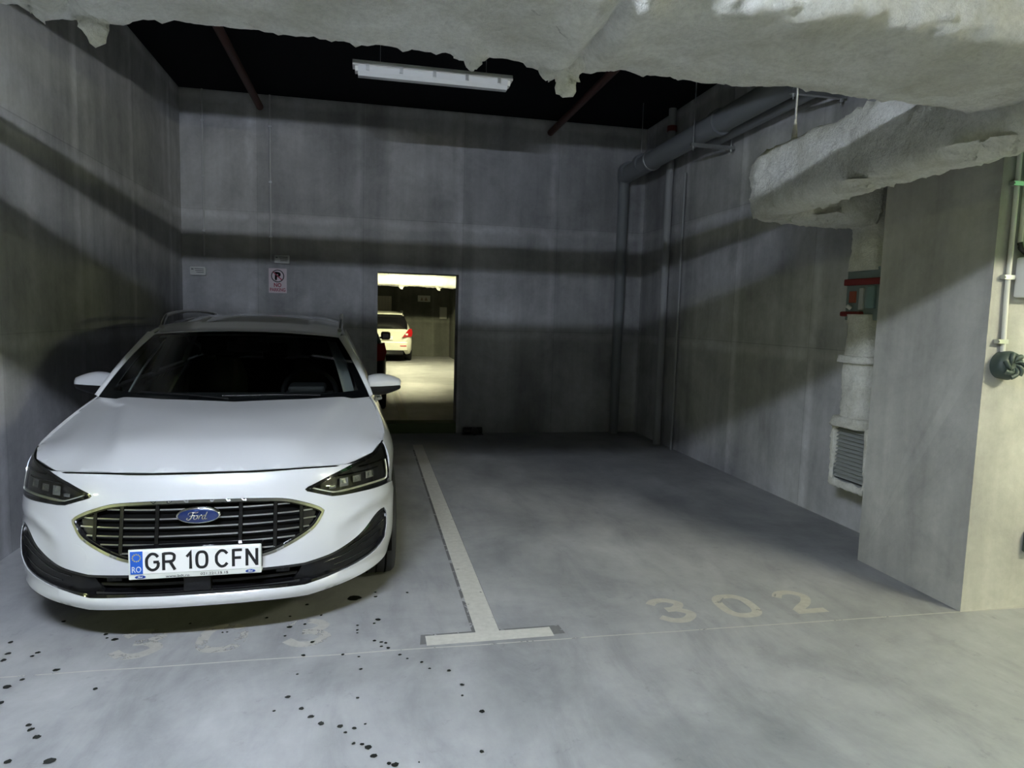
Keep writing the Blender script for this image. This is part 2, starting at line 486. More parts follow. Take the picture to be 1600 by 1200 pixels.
def blob_mesh(seed):
    rnd = random.Random(seed)
    n = 14
    pts = [(math.cos(2 * math.pi * k / n) * (0.8 + 0.4 * rnd.random()), math.sin(2 * math.pi * k / n) * (0.7 + 0.4 * rnd.random()), 0) for k in range(n)]
    me = bpy.data.meshes.new('oil_spot')
    me.from_pydata(pts, [], [tuple(range(n))])
    me.materials.append(M_OIL)
    return me
BL = [blob_mesh(s) for s in range(6)]
for i, (x, y, r) in enumerate(SPOTS):
    o = link('oil_spot', BL[i % 6], None, FLOOR)
    o.location = (x, y, 0.0022)
    o.scale = (r * 0.9, r * 0.9, 1)
    o.rotation_euler = (0, 0, i * 1.7)

# ------------------------------------------------------------------ lamps
def tube_lamp(name, x, y, z, col, power, label, length=1.2, group=None, lit=True, hood=0.0):
    """batten fitting along X: housing above, two tubes below, end caps, hanger wires"""
    e = empty(name, (x, y, z))
    tag(e, label, 'lamp', group)
    h = length / 2
    hw = 0.055
    mb = MB()
    mb.prism([(-hw, 0.03), (-hw * .7, 0.065), (hw * .7, 0.065), (hw, 0.03), (hw, 0.022), (-hw, 0.022)], -h - 0.03, h + 0.03, 'yz')
    mb.build('housing', M_WHITEP, e)
    if hood:  # added wings, out of view; the near one keeps light off the near floor
        for s in (-1, 1):
            zz = 0.022 - (hood if s < 0 else 0)
            MB().raw([(-h - .05, s * hw, 0.055), (h + .05, s * hw, 0.055), (h + .05, s * 0.2, zz), (-h - .05, s * 0.2, zz), (-h - .05, s * hw, 0.06), (h + .05, s * hw, 0.06), (h + .05, s * 0.205, zz + .004), (-h - .05, s * 0.205, zz + .004)],
                     [(0, 1, 2, 3), (4, 5, 6, 7), (2, 3, 7, 6), (0, 3, 7, 4), (1, 2, 6, 5)]).build('reflector', M_WHITEP, e)
    m = emit('tube_glow', col, power) if lit else plain('unlit_tube', (0.75, 0.77, 0.78), 0.25)
    for s in (-1, 1):
        MB().tube([(-h, s * 0.022, 0), (h, s * 0.022, 0)], 0.013, 12).build('tube', m, e)
        for q in (-1, 1):
            MB().box(q * h - 0.012, q * h + 0.012, s * 0.022 - 0.016, s * 0.022 + 0.016, -0.016, 0.03).build('end_cap', M_WHITEP, e)
    for q in (-0.7, 0.7):
        MB().tube([(q * h, 0, 0.06), (q * h, 0, CEIL - z)], 0.002, 5).build('hanger_wire', M_GALV, e)
    return e

G = 'fluorescent lamps along the lane'
tube_lamp('tube_lamp', -0.65, TUBE_Y, TUBE_Z, COOL, LANE_POWER, 'lit fluorescent batten hung above the lane in front of the white car', group=G)
tube_lamp('tube_lamp', 4.35, TUBE_Y, TUBE_Z, (1.0, 0.97, 0.70), RIGHT_POWER, 'lit fluorescent batten hung above the lane beside the concrete pillar', group=G)
for x, lab in ((-9.7, 'to the left, nearer one'), (-12.4, 'to the left, farther one'), (10.0, 'to the right, nearer one'), (12.8, 'to the right, farther one')):
    tube_lamp('tube_lamp', x, -3.0, TUBE_Z, OLIVE, SIDE_POWER, 'lit fluorescent batten along the far side of the lane ' + lab, group=G)
tube_lamp('tube_lamp', 1.2, 18.6, 2.78, WARM, FAR_POWER, 'lit fluorescent batten with an added light-cutting hood in the garage beyond the doorway', group=G, hood=0.122)
# the unlit wet-room fitting in the bay
e = tube_lamp('unlit_lamp', 0.485, 5.45, 3.33, COOL, 0, 'grey unlit fluorescent fitting hanging under the black ceiling', lit=False, length=1.16)
md = plain('diffuser_plastic', (0.62, 0.64, 0.67), 0.18)
MB().prism([(-0.05, 0.022), (-0.047, -0.02), (-0.028, -0.045), (0.028, -0.045), (0.047, -0.02), (0.05, 0.022)], -0.57, 0.57, 'yz').build('diffuser', md, e)
for k in range(5):
    x = -0.5 + k * 0.25
    MB().box(x - 0.012, x + 0.012, -0.062, -0.05, -0.01, 0.035).build('clip', M_GALV, e)

# ------------------------------------------------------------------ sprayed ducts
def sweep_insulated(name, path, size, amp, parent, mat=None, n=56, step=0.022, power=4.0, extra=None, caps=True):
    """lumpy sprayed sleeve: path points, (width, height) per point, rounded-box section"""
    path = [Vector(p) for p in path]
    L = [0]
    for a, b in zip(path, path[1:]):
        L.append(L[-1] + (b - a).length)
    m = max(2, int(L[-1] / step))
    rings, ref = [], None
    def at(t):
        for i in range(len(path) - 1):
            if t <= L[i + 1] or i == len(path) - 2:
                q = (t - L[i]) / (L[i + 1] - L[i])
                w0, h0 = size[i]; w1, h1 = size[i + 1]
                return path[i].lerp(path[i + 1], q), w0 + (w1 - w0) * q, h0 + (h1 - h0) * q
    for k in range(m + 1):
        t = L[-1] * k / m
        p, w, h = at(t)
        d = (at(min(L[-1], t + 0.05))[0] - at(max(0, t - 0.05))[0]).normalized()
        if ref is None:
            ref = Vector((0, 0, 1)) if abs(d.z) < 0.7 else Vector((0, 1, 0))
        upv = (ref - d * ref.dot(d)).normalized()
        ref = upv
        sd = d.cross(upv)
        rg = []
        for j in range(n):
            a = 2 * math.pi * j / n
            ca, sa = math.cos(a), math.sin(a)
            rr = 1.0 / (abs(ca) ** power + abs(sa) ** power) ** (1 / power)
            q = p + sd * (ca * rr * w / 2) + upv * (sa * rr * h / 2)
            nd = (sd * ca + upv * sa)
            b = noise.fractal(q * 3.0, 1.0, 2.0, 3) * amp + noise.fractal(q * 16, 0.8, 2.1, 3) * amp * 0.5 + noise.noise(q * 38) * amp * 0.42
            c_ = noise.noise(q * 27 + Vector((7, 3, 1)))
            b += amp * 0.9 * max(0, c_ - 0.32) / 0.4
            if extra:
                b += extra(q, a)
            rg.append(q + nd * b)
        rings.append(rg)
    if caps:
        for idx in (0, -1):
            c = sum(rings[idx], Vector()) / n
            inner = [[c + (q - c) * f for q in rings[idx]] for f in (0.75, 0.4, 0.02)]
            rings = (inner[::-1] + rings) if idx == 0 else (rings + inner)
    return grid_mesh(name, rings, mat or M_INS, parent, closed_u=True)

def tuft(parent, x, y, z, r, h, seed):
    rings, n = [], 16
    for k in range(11):
        t = k / 10
        rad = r * (0.62 + 1.9 * (1 - t) ** 2.2) * (math.sqrt(max(0, 1 - max(0, (t - 0.8) / 0.2) ** 2)) if t > 0.8 else 1) + 0.0005
        rings.append([Vector((x + math.cos(a) * rad + 0.02 * t * math.sin(seed), y + math.sin(a) * rad, z - h * t)) for a in (2 * math.pi * j / n for j in range(n))])
    rings = [[q + Vector((noise.noise(q * 45 + Vector((seed, 0, 0))), noise.noise(q * 45 + Vector((0, seed, 0))), noise.noise(q * 40))) * 0.02 for q in rg] for rg in rings]
    return grid_mesh('hanging_tuft', rings, M_INS, parent, closed_u=True)

DY, DZ = 2.02, 2.447
duct = empty('insulated_duct', (0, DY, DZ - 0.19))
tag(duct, 'thick lumpy cream sprayed-insulation duct running across the top of the bays', 'duct')
duct_in = Matrix.Translation(-Vector((0, DY, DZ - 0.19)))
def collars(q, a):
    b = 0
    for cx in (-3.9, -2.4, -0.80, 0.66, 2.9, 4.6):
        b += 0.026 * math.exp(-((q.x - cx + 0.06) / 0.05) ** 2) - 0.035 * math.exp(-((q.x - cx) / 0.018) ** 2) + 0.02 * math.exp(-((q.x - cx - 0.07) / 0.06) ** 2)
    return b
o = sweep_insulated('sleeve', [(-5.0, DY, DZ), (5.4, DY, DZ)], [(0.60, 0.21)] * 2, 0.015, duct, n=96, step=0.018, power=4.0, extra=collars)
xform(o, duct_in)
for (x, y, z, r, h, s) in ((-0.78, 2.24, 2.36, 0.032, 0.10, 1), (0.31, 2.24, 2.36, 0.03, 0.06, 2), (0.63, 2.24, 2.36, 0.034, 0.12, 3), (0.595, 2.25, 2.36, 0.04, 0.06, 4), (-0.88, 2.24, 2.37, 0.05, 0.05, 5)):
    xform(tuft(duct, x, y, z, r, h, s), duct_in)

# branch duct: leaves the main one, runs back, turns to the riser
br = empty('insulated_branch_duct', (2.43, 2.1, 2.2))
tag(br, 'flat-sided white sprayed branch duct running back and bending towards the riser', 'duct')
br_in = Matrix.Translation(-Vector((2.43, 2.1, 2.2)))
pth, sz = [], []
for p, s in [((2.45, 2.0, 2.40), (.27, .36)), ((2.45, 2.6, 2.40), (.27, .37)), ((2.45, 3.2, 2.39), (.27, .38)), ((2.45, 3.75, 2.375), (.27, .38))]:
    pth.append(p); sz.append(s)
for k in range(1, 9):
    a = math.pi / 2 * k / 8
    pth.append((2.45 + 0.36 * (1 - math.cos(a)), 3.75 + 0.36 * math.sin(a), 2.375 - 0.01 * k / 8)); sz.append((.29, .37))
pth += [(3.05, 4.11, 2.35), (3.30, 4.10, 2.33)]; sz += [(.30, .33), (.31, .30)]
o = sweep_insulated('sleeve', pth, sz, 0.020, br, n=64, step=0.018, power=4.5)
xform(o, br_in)
for (x, y, z, r, h, s) in ((2.33, 2.35, 2.24, 0.035, 0.05, 7), (2.35, 2.22, 2.235, 0.03, 0.06, 8), (2.62, 3.96, 2.22, 0.02, 0.06, 9), (2.42, 3.0, 2.23, 0.05, 0.03, 10), (2.9, 3.97, 2.23, 0.04, 0.05, 11)):
    xform(tuft(br, x, y, z, r, h, s), br_in)
MB().tube([(2.40, 3.62, 2.55), (2.40, 3.62, CEIL)], 0.007, 8).build('hanger_rod', M_GALV, br).location = -Vector((2.43, 2.1, 2.2))
MB().tube([(2.40, 3.62, 2.54), (2.40, 3.62, 2.62), (2.40, 3.62, 2.72)], [0.022, 0.015, 0.004], 8).build('sprayed_rod_base', M_INS, br).location = -Vector((2.43, 2.1, 2.2))
MB().tube([(2.50, 3.05, 2.55), (2.50, 3.05, CEIL)], 0.006, 8).build('hanger_rod', M_GALV, br).location = -Vector((2.43, 2.1, 2.2))

# riser in the corner behind the pillar: sleeves, fire damper, flanges, louvre
RX, RY = 3.43, 4.09
ris = empty('ventilation_riser', (RX, RY, 0.3))
tag(ris, 'vertical sprayed ventilation riser behind the pillar with red-banded damper and louvre', 'duct')
rin = Matrix.Translation(-Vector((RX, RY, 0.3)))
def rp(o):
    o.data.transform(rin); return o
rp(sweep_insulated('upper_sleeve', [(RX - .02, RY, 2.46), (RX - .01, RY, 2.3), (RX, RY, 1.90)], [(.33, .27)] * 3, 0.016, ris, n=48, step=0.02, power=4.5))
rp(sweep_insulated('middle_sleeve', [(RX, RY, 1.60), (RX, RY, 1.30)], [(.33, .25)] * 2, 0.014, ris, n=48, step=0.02, power=4.5))
rp(sweep_insulated('flange_collar', [(RX, RY, 1.315), (RX, RY, 1.265)], [(.39, .30)] * 2, 0.020, ris, n=48, step=0.012, power=5))
rp(sweep_insulated('lower_sleeve', [(RX, RY, 1.27), (RX, RY, 0.86)], [(.33, .25)] * 2, 0.012, ris, n=48, step=0.02, power=4.5))
rp(sweep_insulated('flange_collar', [(RX, RY, 0.885), (RX, RY, 0.815)], [(.40, .30)] * 2, 0.022, ris, n=48, step=0.012, power=5))
M_DAMP = plain('damper_sheet', (0.20, 0.25, 0.25), 0.45, 0.3)
M_SLAT = plain('grey_slat', (0.32, 0.34, 0.33), 0.5)
M_RED = plain('red_sealant', (0.17, 0.02, 0.02), 0.6)
dm = rp(MB().bbox(RX - .115, RX + .12, RY - .165, RY + .165, 1.56, 1.92, 0.006).build('fire_damper', M_DAMP, ris))
rp(MB().bbox(RX - .135, RX + .12, RY - .175, RY + .175, 1.80, 1.845, 0.006).build('red_band', M_RED, dm))
rp(MB().bbox(RX - .145, RX + .05, RY - .02, RY + .185, 1.585, 1.62, 0.01).build('red_band', M_RED, dm))
rp(MB().bbox(RX - .13, RX - .11, RY - .02, RY + .02, 1.63, 1.78, 0.004).build('lever_plate', plain('pale_metal', (0.5, 0.52, 0.5), 0.4, 0.5), dm))
rp(MB().bbox(RX - .135, RX - .11, RY - .13, RY - .06, 1.64, 1.79, 0.004).build('control_box', plain('teal_box', (0.16, 0.24, 0.24), 0.5), dm))
rp(MB().bbox(RX - .128, RX - .11, RY + .06, RY + .12, 1.68, 1.76, 0.004).build('tag_plate', plain('orange_tag', (0.28, 0.07, 0.04), 0.5), dm))
rp(MB().tube([(RX - .13, RY + .09, 1.64), (RX - .155, RY + .10, 1.66)], 0.014, 10).build('knob', M_WHITEP, dm))
vg = rp(MB().box(RX - .09, RX + .12, RY - .165, RY + .165, 0.40, 0.83).build('louvre_box', plain('dark_duct_inside', (0.02, 0.022, 0.02), 0.8), ris))
fr = MB()
for (a, b, c, d) in ((-.175, .175, .80, .83), (-.175, .175, .40, .43), (-.175, -.15, .40, .83), (.15, .175, .40, .83)):
    fr.box(RX - .125, RX - .085, RY + a, RY + b, c, d)
rp(fr.build('louvre_frame', M_GALV, vg))
for k in range(13):
    z = 0.445 + k * 0.028
    rp(MB().raw([(RX - .125, RY - .15, z - .004), (RX - .125, RY + .15, z - .004), (RX - .093, RY + .15, z + .016), (RX - .093, RY - .15, z + .016),
                 (RX - .125, RY - .15, z - .001), (RX - .125, RY + .15, z - .001), (RX - .093, RY + .15, z + .019), (RX - .093, RY - .15, z + .019)],
                [(3, 2, 1, 0), (4, 5, 6, 7), (0, 1, 5, 4), (1, 2, 6, 5), (2, 3, 7, 6), (3, 0, 4, 7)]).build('louvre_slat', M_SLAT, vg))
for p in ([(RX - .115, RY - .165, .83), (RX - .115, RY - .165, .40)], [(RX - .115, RY + .168, .83), (RX - .115, RY + .168, .40)]):
    rp(sweep_insulated('sprayed_edge', p, [(.05, .04)] * 2, 0.010, ris, n=20, step=0.012, power=3))
rp(sweep_insulated('sprayed_edge', [(RX - .115, RY - .17, .395), (RX - .115, RY + .17, .395)], [(.06, .06)] * 2, 0.010, ris, n=20, step=0.012, power=3))

# pipe behind the main duct, out of the camera's sight, that bars the light
tp = empty('service_pipe', (0, 2.62, 2.68))
tag(tp, 'grey service pipe running behind the thick insulated duct', 'pipe')
MB().tube([(-5.0, 0, 0), (3.1, 0, 0)], 0.04, 16).build('pipe', M_GREYPIPE, tp)
for x in (-1.6, 0.4, 2.0):
    MB().tube([(x, 0, 0.04), (x, 0, CEIL - 2.68)], 0.004, 6).build('hanger_rod', M_GALV, tp)

# ------------------------------------------------------------------ pipes under the ceiling
def pipe_thing(name, pts, r, mat, label, cat='pipe', rings=(), ring_mat=None, n=20):
    e = empty(name, pts[0])
    tag(e, label, cat)
    o = MB().tube(pts, r, n).build('pipe', mat, e)
    o.location = -Vector(pts[0])
    for a, b, rr in rings:
        q = MB().tube([a, b], rr, n).build('joint_ring', ring_mat or mat, e)
        q.location = -Vector(pts[0])
    return e

pipe_thing('sprinkler_pipe', [(-1.244, 8.62, 3.86), (-1.244, 3.21, 3.86)], 0.04, M_RUST, 'rust-red pipe under the ceiling above the parked car')
pipe_thing('sprinkler_pipe', [(2.25, 8.62, 3.85), (2.25, 3.21, 3.85)], 0.04, M_RUST, 'rust-red pipe under the ceiling above the empty bay')
g = pipe_thing('drain_pipe', [(3.22, 8.45, 3.36), (3.22, 3.86, 3.41)], 0.105, M_GREYPIPE, 'large grey drain pipe slung along the right wall near the ceiling',
               rings=[((3.22, y, 3.385), (3.22, y + 0.1, 3.385), 0.122) for y in (6.0, 7.85, 8.3)])
o = MB().tube([(3.22, 8.42, 3.36), (3.22, 8.47, 3.33), (3.22, 8.49, 3.24), (3.22, 8.49, 0.0)], [0.10, 0.095, 0.07, 0.06], 18).build('down_pipe', M_GREYPIPE, g)
o.location = -Vector((3.22, 8.45, 3.36))
pipe_thing('drain_pipe', [(3.41, 6.6, 3.335), (3.41, 3.86, 3.355)], 0.055, M_GREYPIPE, 'thinner grey pipe with open end beside the large drain pipe')
v = pipe_thing('vertical_pipe', [(3.49, 7.7, 4.0), (3.49, 7.7, 0.0)], 0.045, plain('pale_grey_pipe', (0.36, 0.37, 0.38), 0.6), 'pale vertical pipe with a red collar in the far right corner')
o = MB().tube([(3.49, 7.7, 3.74), (3.49, 7.7, 3.80)], 0.056, 18).build('collar', M_RED, v); o.location = -Vector((3.49, 7.7, 4.0))
pipe_thing('vertical_pipe', [(3.52, 7.35, 3.2), (3.52, 7.35, 0.0)], 0.016, plain('thin_conduit', (0.3, 0.31, 0.32), 0.5), 'thin vertical conduit on the right wall near the back corner')
def trapeze(y, z, label):
    e = empty('pipe_hanger', (3.3, y, z))
    tag(e, label, 'bracket', 'trapeze hangers under the drain pipes')
    MB().box(-0.24, 0.22, -0.02, 0.02, -0.02, 0.01).build('channel', M_GALV, e)
    for x in (-0.215, 0.19):
        MB().tube([(x, 0, -0.06), (x, 0, CEIL - z)], 0.006, 8).build('threaded_rod', M_GALV, e)
        MB().tube([(x, 0, -0.04), (x, 0, -0.02)], 0.014, 6).build('nut', M_GALV, e)
trapeze(6.3, 3.235, 'galvanised trapeze hanger under the drain pipe, farther from the insulated duct')
trapeze(4.7, 3.245, 'galvanised trapeze hanger under the drain pipe, nearer the insulated duct')
e = empty('hanger_rod', (3.08, 7.6, 3.45)); tag(e, 'thin threaded rod and clamp holding the far end of the drain pipe', 'bracket')
MB().tube([(0, 0, 0), (0, 0, 0.55)], 0.005, 6).build('threaded_rod', M_GALV, e)
MB().lathe([(-0.02, 0.115), (-0.02, 0.122), (0.02, 0.122), (0.02, 0.115)], 24, 'y', (0.14, 0, -0.075)).build('clamp', M_GALV, e)

# ------------------------------------------------------------------ fittings on the back wall
def conduit(x, z0, z1, label):
    e = empty('wall_conduit', (x, YB - 0.012, z0))
    tag(e, label, 'conduit')
    MB().tube([(0, 0, 0), (0, 0, z1 - z0)], 0.010, 10).build('tube', plain('grey_conduit', (0.52, 0.53, 0.54), 0.5), e)
    for k in range(3):
        z = (z1 - z0) * (0.15 + 0.33 * k)
        MB().box(-0.016, 0.016, -0.013, 0.012, z, z + 0.02).build('clip', M_GALV, e)
conduit(-1.868, 2.12, CEIL, 'thin vertical conduit on the back wall, nearer the left corner')
conduit(-1.133, 2.08, CEIL, 'thin vertical conduit on the back wall above the no parking sign')
M_SLATE = plain('label_grey', (0.12, 0.13, 0.14), 0.6)
def box_sign(cx, cz, label, rows):
    e = empty('emergency_light', (cx, YB, cz))
    tag(e, label, 'wall light')
    MB().bbox(-0.088, 0.088, -0.045, 0, -0.052, 0.052, 0.014).build('case', M_WHITEP, e)
    MB().box(-0.075, 0.075, -0.048, -0.044, -0.036, 0.036).build('cover', plain('cover_plastic', (0.6, 0.61, 0.6), 0.3), e)
    for i in range(rows):
        MB().box(-0.035 + 0.01 * i, 0.065, -0.0495, -0.047, 0.020 - 0.02 * i, 0.027 - 0.02 * i).build('printed_line', M_SLATE, e)
    MB().box(-0.07, -0.045, -0.0495, -0.047, 0.012, 0.026).build('printed_line', M_SLATE, e)
box_sign(-1.937, 1.945, 'small white emergency light box on the back wall, left of the sign', 3)
box_sign(-1.005, 2.118, 'small white emergency light box just above the no parking sign', 3)
ns = empty('no_parking_sign', (-1.058, YB - 0.004, 1.866))
tag(ns, 'pink-white NO PARKING sign with a crossed-out P on the back wall', 'sign')
MB().box(-0.102, 0.102, -0.004, 0.003, -0.145, 0.145).build('board', plain('sign_board', (0.68, 0.58, 0.62), 0.5), ns)
M_SRED = plain('sign_red', (0.36, 0.02, 0.06), 0.5)
M_SBLK = plain('sign_black', (0.02, 0.02, 0.025), 0.5)
def sign_text(t, fit, z, mat, x=0, off=0.0):
    o = text_mesh('lettering', t, 0.1, mat, ns, 0.0008, fit=fit, offset=off)
    xform(o, Matrix.Translation((x, -0.0055, z)) @ FACE_FRONT)
sign_text('P', (0.062, 0.092), 0.055, M_SBLK, 0, 0.005)
sign_text('P', (0.066, 0.096), 0.055, M_SBLK, 0.003, 0.003)
sign_text('NO', (0.085, 0.05), -0.052, M_SRED, 0, 0.003)
sign_text('PARKING', (0.175, 0.042), -0.107, M_SRED, 0, 0.002)
MB().lathe([(-0.0062, 0.064), (-0.0062, 0.075)], 40, 'y', (0, 0, 0.055), False).build('ring', M_SBLK, ns)
MB().raw([(-0.055, -0.0068, 0.098), (-0.046, -0.0068, 0.107), (0.055, -0.0068, 0.012), (0.046, -0.0068, 0.003)], [(0, 1, 2, 3)]).build('slash', M_SRED, ns)
e = empty('pump_fitting', (1.32, YB - 0.1, 0)); tag(e, 'small dark pipe fitting on the floor beside the doorway', 'pipe fitting')
MB().tube([(-0.12, 0, 0.05), (0.12, 0.01, 0.05)], 0.045, 12).build('body', M_BLACKP, e)
MB().tube([(0.02, 0, 0.05), (0.02, -0.07, 0.05)], 0.05, 12).build('spout', M_BLACKP, e)
MB().box(-0.13, 0.13, -0.04, 0.04, 0, 0.012).build('foot_plate', M_BLACKP, e)

# ------------------------------------------------------------------ fittings on the pillar front
PF = 2.94
M_COND = plain('white_conduit', (0.62, 0.62, 0.58), 0.4)
e = empty('pillar_conduit', (3.235, PF - 0.013, 1.40)); tag(e, 'white conduit tube running down the pillar front to a dark coiled cap', 'conduit')
MB().tube([(0, 0, 0), (-0.012, 0, 0.3), (-0.02, 0, CEIL - 1.40)], 0.012, 12).build('tube', M_COND, e)
for z in (0.05, 0.38, 0.85):
    c = MB().box(-0.05, 0.012, -0.016, 0.012, z, z + 0.022).build('clip', M_GALV, e)
    MB().tube([(-0.045, -0.016, z + .011), (-0.045, -0.022, z + .011)], 0.006, 8).build('screw', M_GALV, c)
e = empty('pillar_conduit', (3.275, PF - 0.013, 1.90)); tag(e, 'second white conduit on the pillar front ending at the white box', 'conduit')
MB().tube([(0, 0, 0.05), (-0.005, 0, CEIL - 1.9)], 0.011, 12).build('tube', M_COND, e)
MB().tube([(0, 0, 0.07), (0.003, -0.005, 0.04), (0.025, -0.01, 0.02), (0.12, -0.02, 0.015)], 0.014, 10).build('black_elbow', M_BLACKP, e)
e = empty('junction_box', (3.40, PF, 1.69)); tag(e, 'white plastic box on the pillar front cut by the picture edge', 'junction box')
MB().bbox(-0.125, 0.13, -0.075, 0, 0, 0.205, 0.01).build('case', M_WHITEP, e)
MB().bbox(-0.11, 0.115, -0.082, -0.07, 0.012, 0.193, 0.004).build('lid', M_WHITEP, e)
# coiled dark cap
e = empty('coiled_cap', (3.245, PF, 1.338)); tag(e, 'dark round coiled rubber cap on the pillar front below the conduit', 'cable cap')
M_RUB = plain('dark_green_rubber', (0.045, 0.065, 0.06), 0.45)
MB().lathe([(0, 0.072), (-0.045, 0.076), (-0.07, 0.066), (-0.078, 0.045), (-0.072, 0.0)], 32, 'y').build('base', M_RUB, e)
for k in range(7):
    a0 = 2 * math.pi * k / 7
    pts = [(math.cos(a0 + 1.5 * t) * (0.054 * (1 - t) + 0.006), -0.068 - 0.016 * math.sin(math.pi * min(1, t + .15)), math.sin(a0 + 1.5 * t) * (0.054 * (1 - t) + 0.006)) for t in (i / 9 for i in range(10))]
    MB().tube(pts, [0.004 + 0.010 * (1 - i / 9) for i in range(10)], 8).build('coil', M_RUB, e)
e = empty('wall_socket', (3.53, PF, 0.32)); tag(e, 'small dark box low on the pillar front at the picture edge', 'socket')
MB().bbox(-0.03, 0.09, -0.045, 0, 0, 0.115, 0.008).build('case', plain('dark_green_box', (0.05, 0.07, 0.055), 0.5), e)
MB().bbox(-0.01, 0.07, -0.055, -0.04, 0.02, 0.095, 0.005).build('flap', M_BLACKP, e)
# exit sign to the right of the frame that tints the floor green
e = empty('exit_sign', (4.1, 2.80, 2.25)); tag(e, 'green lit emergency exit sign on the wall right of the pillar', 'sign')
MB().bbox(-0.17, 0.17, 0.0, 0.14, -0.085, 0.085, 0.008).build('case', M_WHITEP, e)
MB().box(-0.155, 0.155, -0.006, 0.001, -0.07, 0.07).build('panel', emit('exit_green', (0.2, 1.0, 0.35), 30.0), e)

# ------------------------------------------------------------------ garage beyond the doorway
fd = empty('insulated_duct', (1.5, 20.6, 2.3)); tag(fd, 'brightly lit sprayed duct seen at the top of the doorway', 'duct')
o = sweep_insulated('sleeve', [(-5, 20.6, 2.50), (7, 20.6, 2.50)], [(.42, .36)] * 2, 0.035, fd, n=32, step=0.06, power=2.6)
xform(o, Matrix.Translation((-1.5, -20.6, -2.3)))
for x in (0.95, 2.05):
    xform(tuft(fd, x, 20.45, 2.34, 0.06, 0.12, x), Matrix.Translation((-1.5, -20.6, -2.3)))
for x in (-1.5, 0, 1.5):
    MB().tube([(x, 0, 0.3), (x, 0, CEIL - 2.3)], 0.008, 6).build('hanger_rod', M_GALV, fd)
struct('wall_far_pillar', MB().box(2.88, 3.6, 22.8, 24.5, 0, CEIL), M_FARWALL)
e = empty('wall_notice', (1.95, 24.5, 2.06)); tag(e, 'pale notice board on the far wall seen through the doorway', 'sign')
MB().box(-0.22, 0.22, -0.03, 0, -0.11, 0.11).build('board', plain('notice', (0.45, 0.45, 0.4), 0.6), e)
for dx, w in ((-0.08, 0.1), (0.07, 0.12)):
    MB().prism([(dx - w / 2, -0.07), (dx, 0.06), (dx + w / 2, -0.07)], -0.036, -0.03).build('printed_mark', plain('notice_brown', (0.22, 0.16, 0.12), 0.6), e)
e = empty('wall_panel', (2.64, 24.5, 1.58)); tag(e, 'pale upright panel on the far wall beside the far pillar', 'panel')
MB().bbox(-0.13, 0.13, -0.05, 0, -0.22, 0.2, 0.01).build('board', plain('pale_panel', (0.42, 0.43, 0.38), 0.6), e)
e = empty('wall_panel', (0.56, 24.5, 1.86)); tag(e, 'pale corrugated panel on the far wall above the white hatchback', 'panel')
MB().box(-0.25, 0.25, -0.04, 0, -0.3, 0.25).build('board', plain('pale_panel_b', (0.48, 0.47, 0.4), 0.6), e)
for k in range(5):
    MB().box(-0.24 + k * .1, -0.20 + k * .1, -0.06, -0.04, -0.3, 0.25).build('rib', plain('pale_panel_rib', (0.52, 0.5, 0.42), 0.6), e)

# ------------------------------------------------------------------ white estate car
YAW = 0.03
CAR = empty('estate_car', (-0.725, 3.1, 0), YAW)
tag(CAR, 'white estate car with blue oval badge parked nose-out in the left bay', 'car')

def car_paint(name, col, rough=0.28):
    m, nt, b = new_mat(name)
    b.inputs['Base Color'].default_value = (*col, 1)
    b.inputs['Roughness'].default_value = rough
    b.inputs['Coat Weight'].default_value = 1.0
    b.inputs['Coat Roughness'].default_value = 0.02
    return m

def glass_mat(name, tint, refl=1.0):
    m, nt, b = new_mat(name)
    nt.nodes.remove(b)
    out = nt.nodes['Material Output']
    tr = node(nt, 'ShaderNodeBsdfTransparent'); tr.inputs[0].default_value = (*tint, 1)
    gl = node(nt, 'ShaderNodeBsdfGlossy', Roughness=0.01); gl.inputs[0].default_value = (refl, refl, refl, 1)
    fr = node(nt, 'ShaderNodeFresnel', IOR=1.45)
    mx = nt.nodes.new('ShaderNodeMixShader')
    nt.links.new(fr.outputs[0], mx.inputs[0]); nt.links.new(tr.outputs[0], mx.inputs[1]); nt.links.new(gl.outputs[0], mx.inputs[2])
    nt.links.new(mx.outputs[0], out.inputs[0])
    return m

M_PAINT = car_paint('white_paint', (0.55, 0.56, 0.58))
M_GLOSSB = plain('gloss_black', (0.006, 0.006, 0.007), 0.12, coat=0.6)
M_SATINB = plain('satin_black', (0.006, 0.006, 0.007), 0.36, spec=0.35)
M_CHROME = plain('chrome', (0.80, 0.80, 0.80), 0.12, 1.0)
M_SATINC = plain('satin_chrome', (0.62, 0.62, 0.60), 0.28, 1.0)
M_GLASS = glass_mat('windscreen_glass', (0.74, 0.80, 0.78))
M_PRIV = glass_mat('privacy_glass', (0.10, 0.11, 0.11))
M_LENS = glass_mat('lamp_lens', (0.90, 0.91, 0.92))
M_REFL = plain('lamp_reflector', (0.75, 0.76, 0.78), 0.25, 0.6)
M_TYRE = plain('tyre_rubber', (0.016, 0.016, 0.017), 0.75)
M_ALLOY = plain('alloy_wheel', (0.42, 0.43, 0.44), 0.3, 0.9)
M_LINER = plain('arch_liner', (0.004, 0.004, 0.004), 0.9, spec=0.05)
M_TRIM = plain('cabin_trim', (0.60, 0.61, 0.58), 0.8)
M_DASH = plain('dash_black', (0.012, 0.012, 0.013), 0.7)
M_SEAT = plain('seat_fabric', (0.02, 0.02, 0.022), 0.9)
M_TAIL = plain('tail_lamp_red', (0.35, 0.01, 0.012), 0.15, coat=0.8)

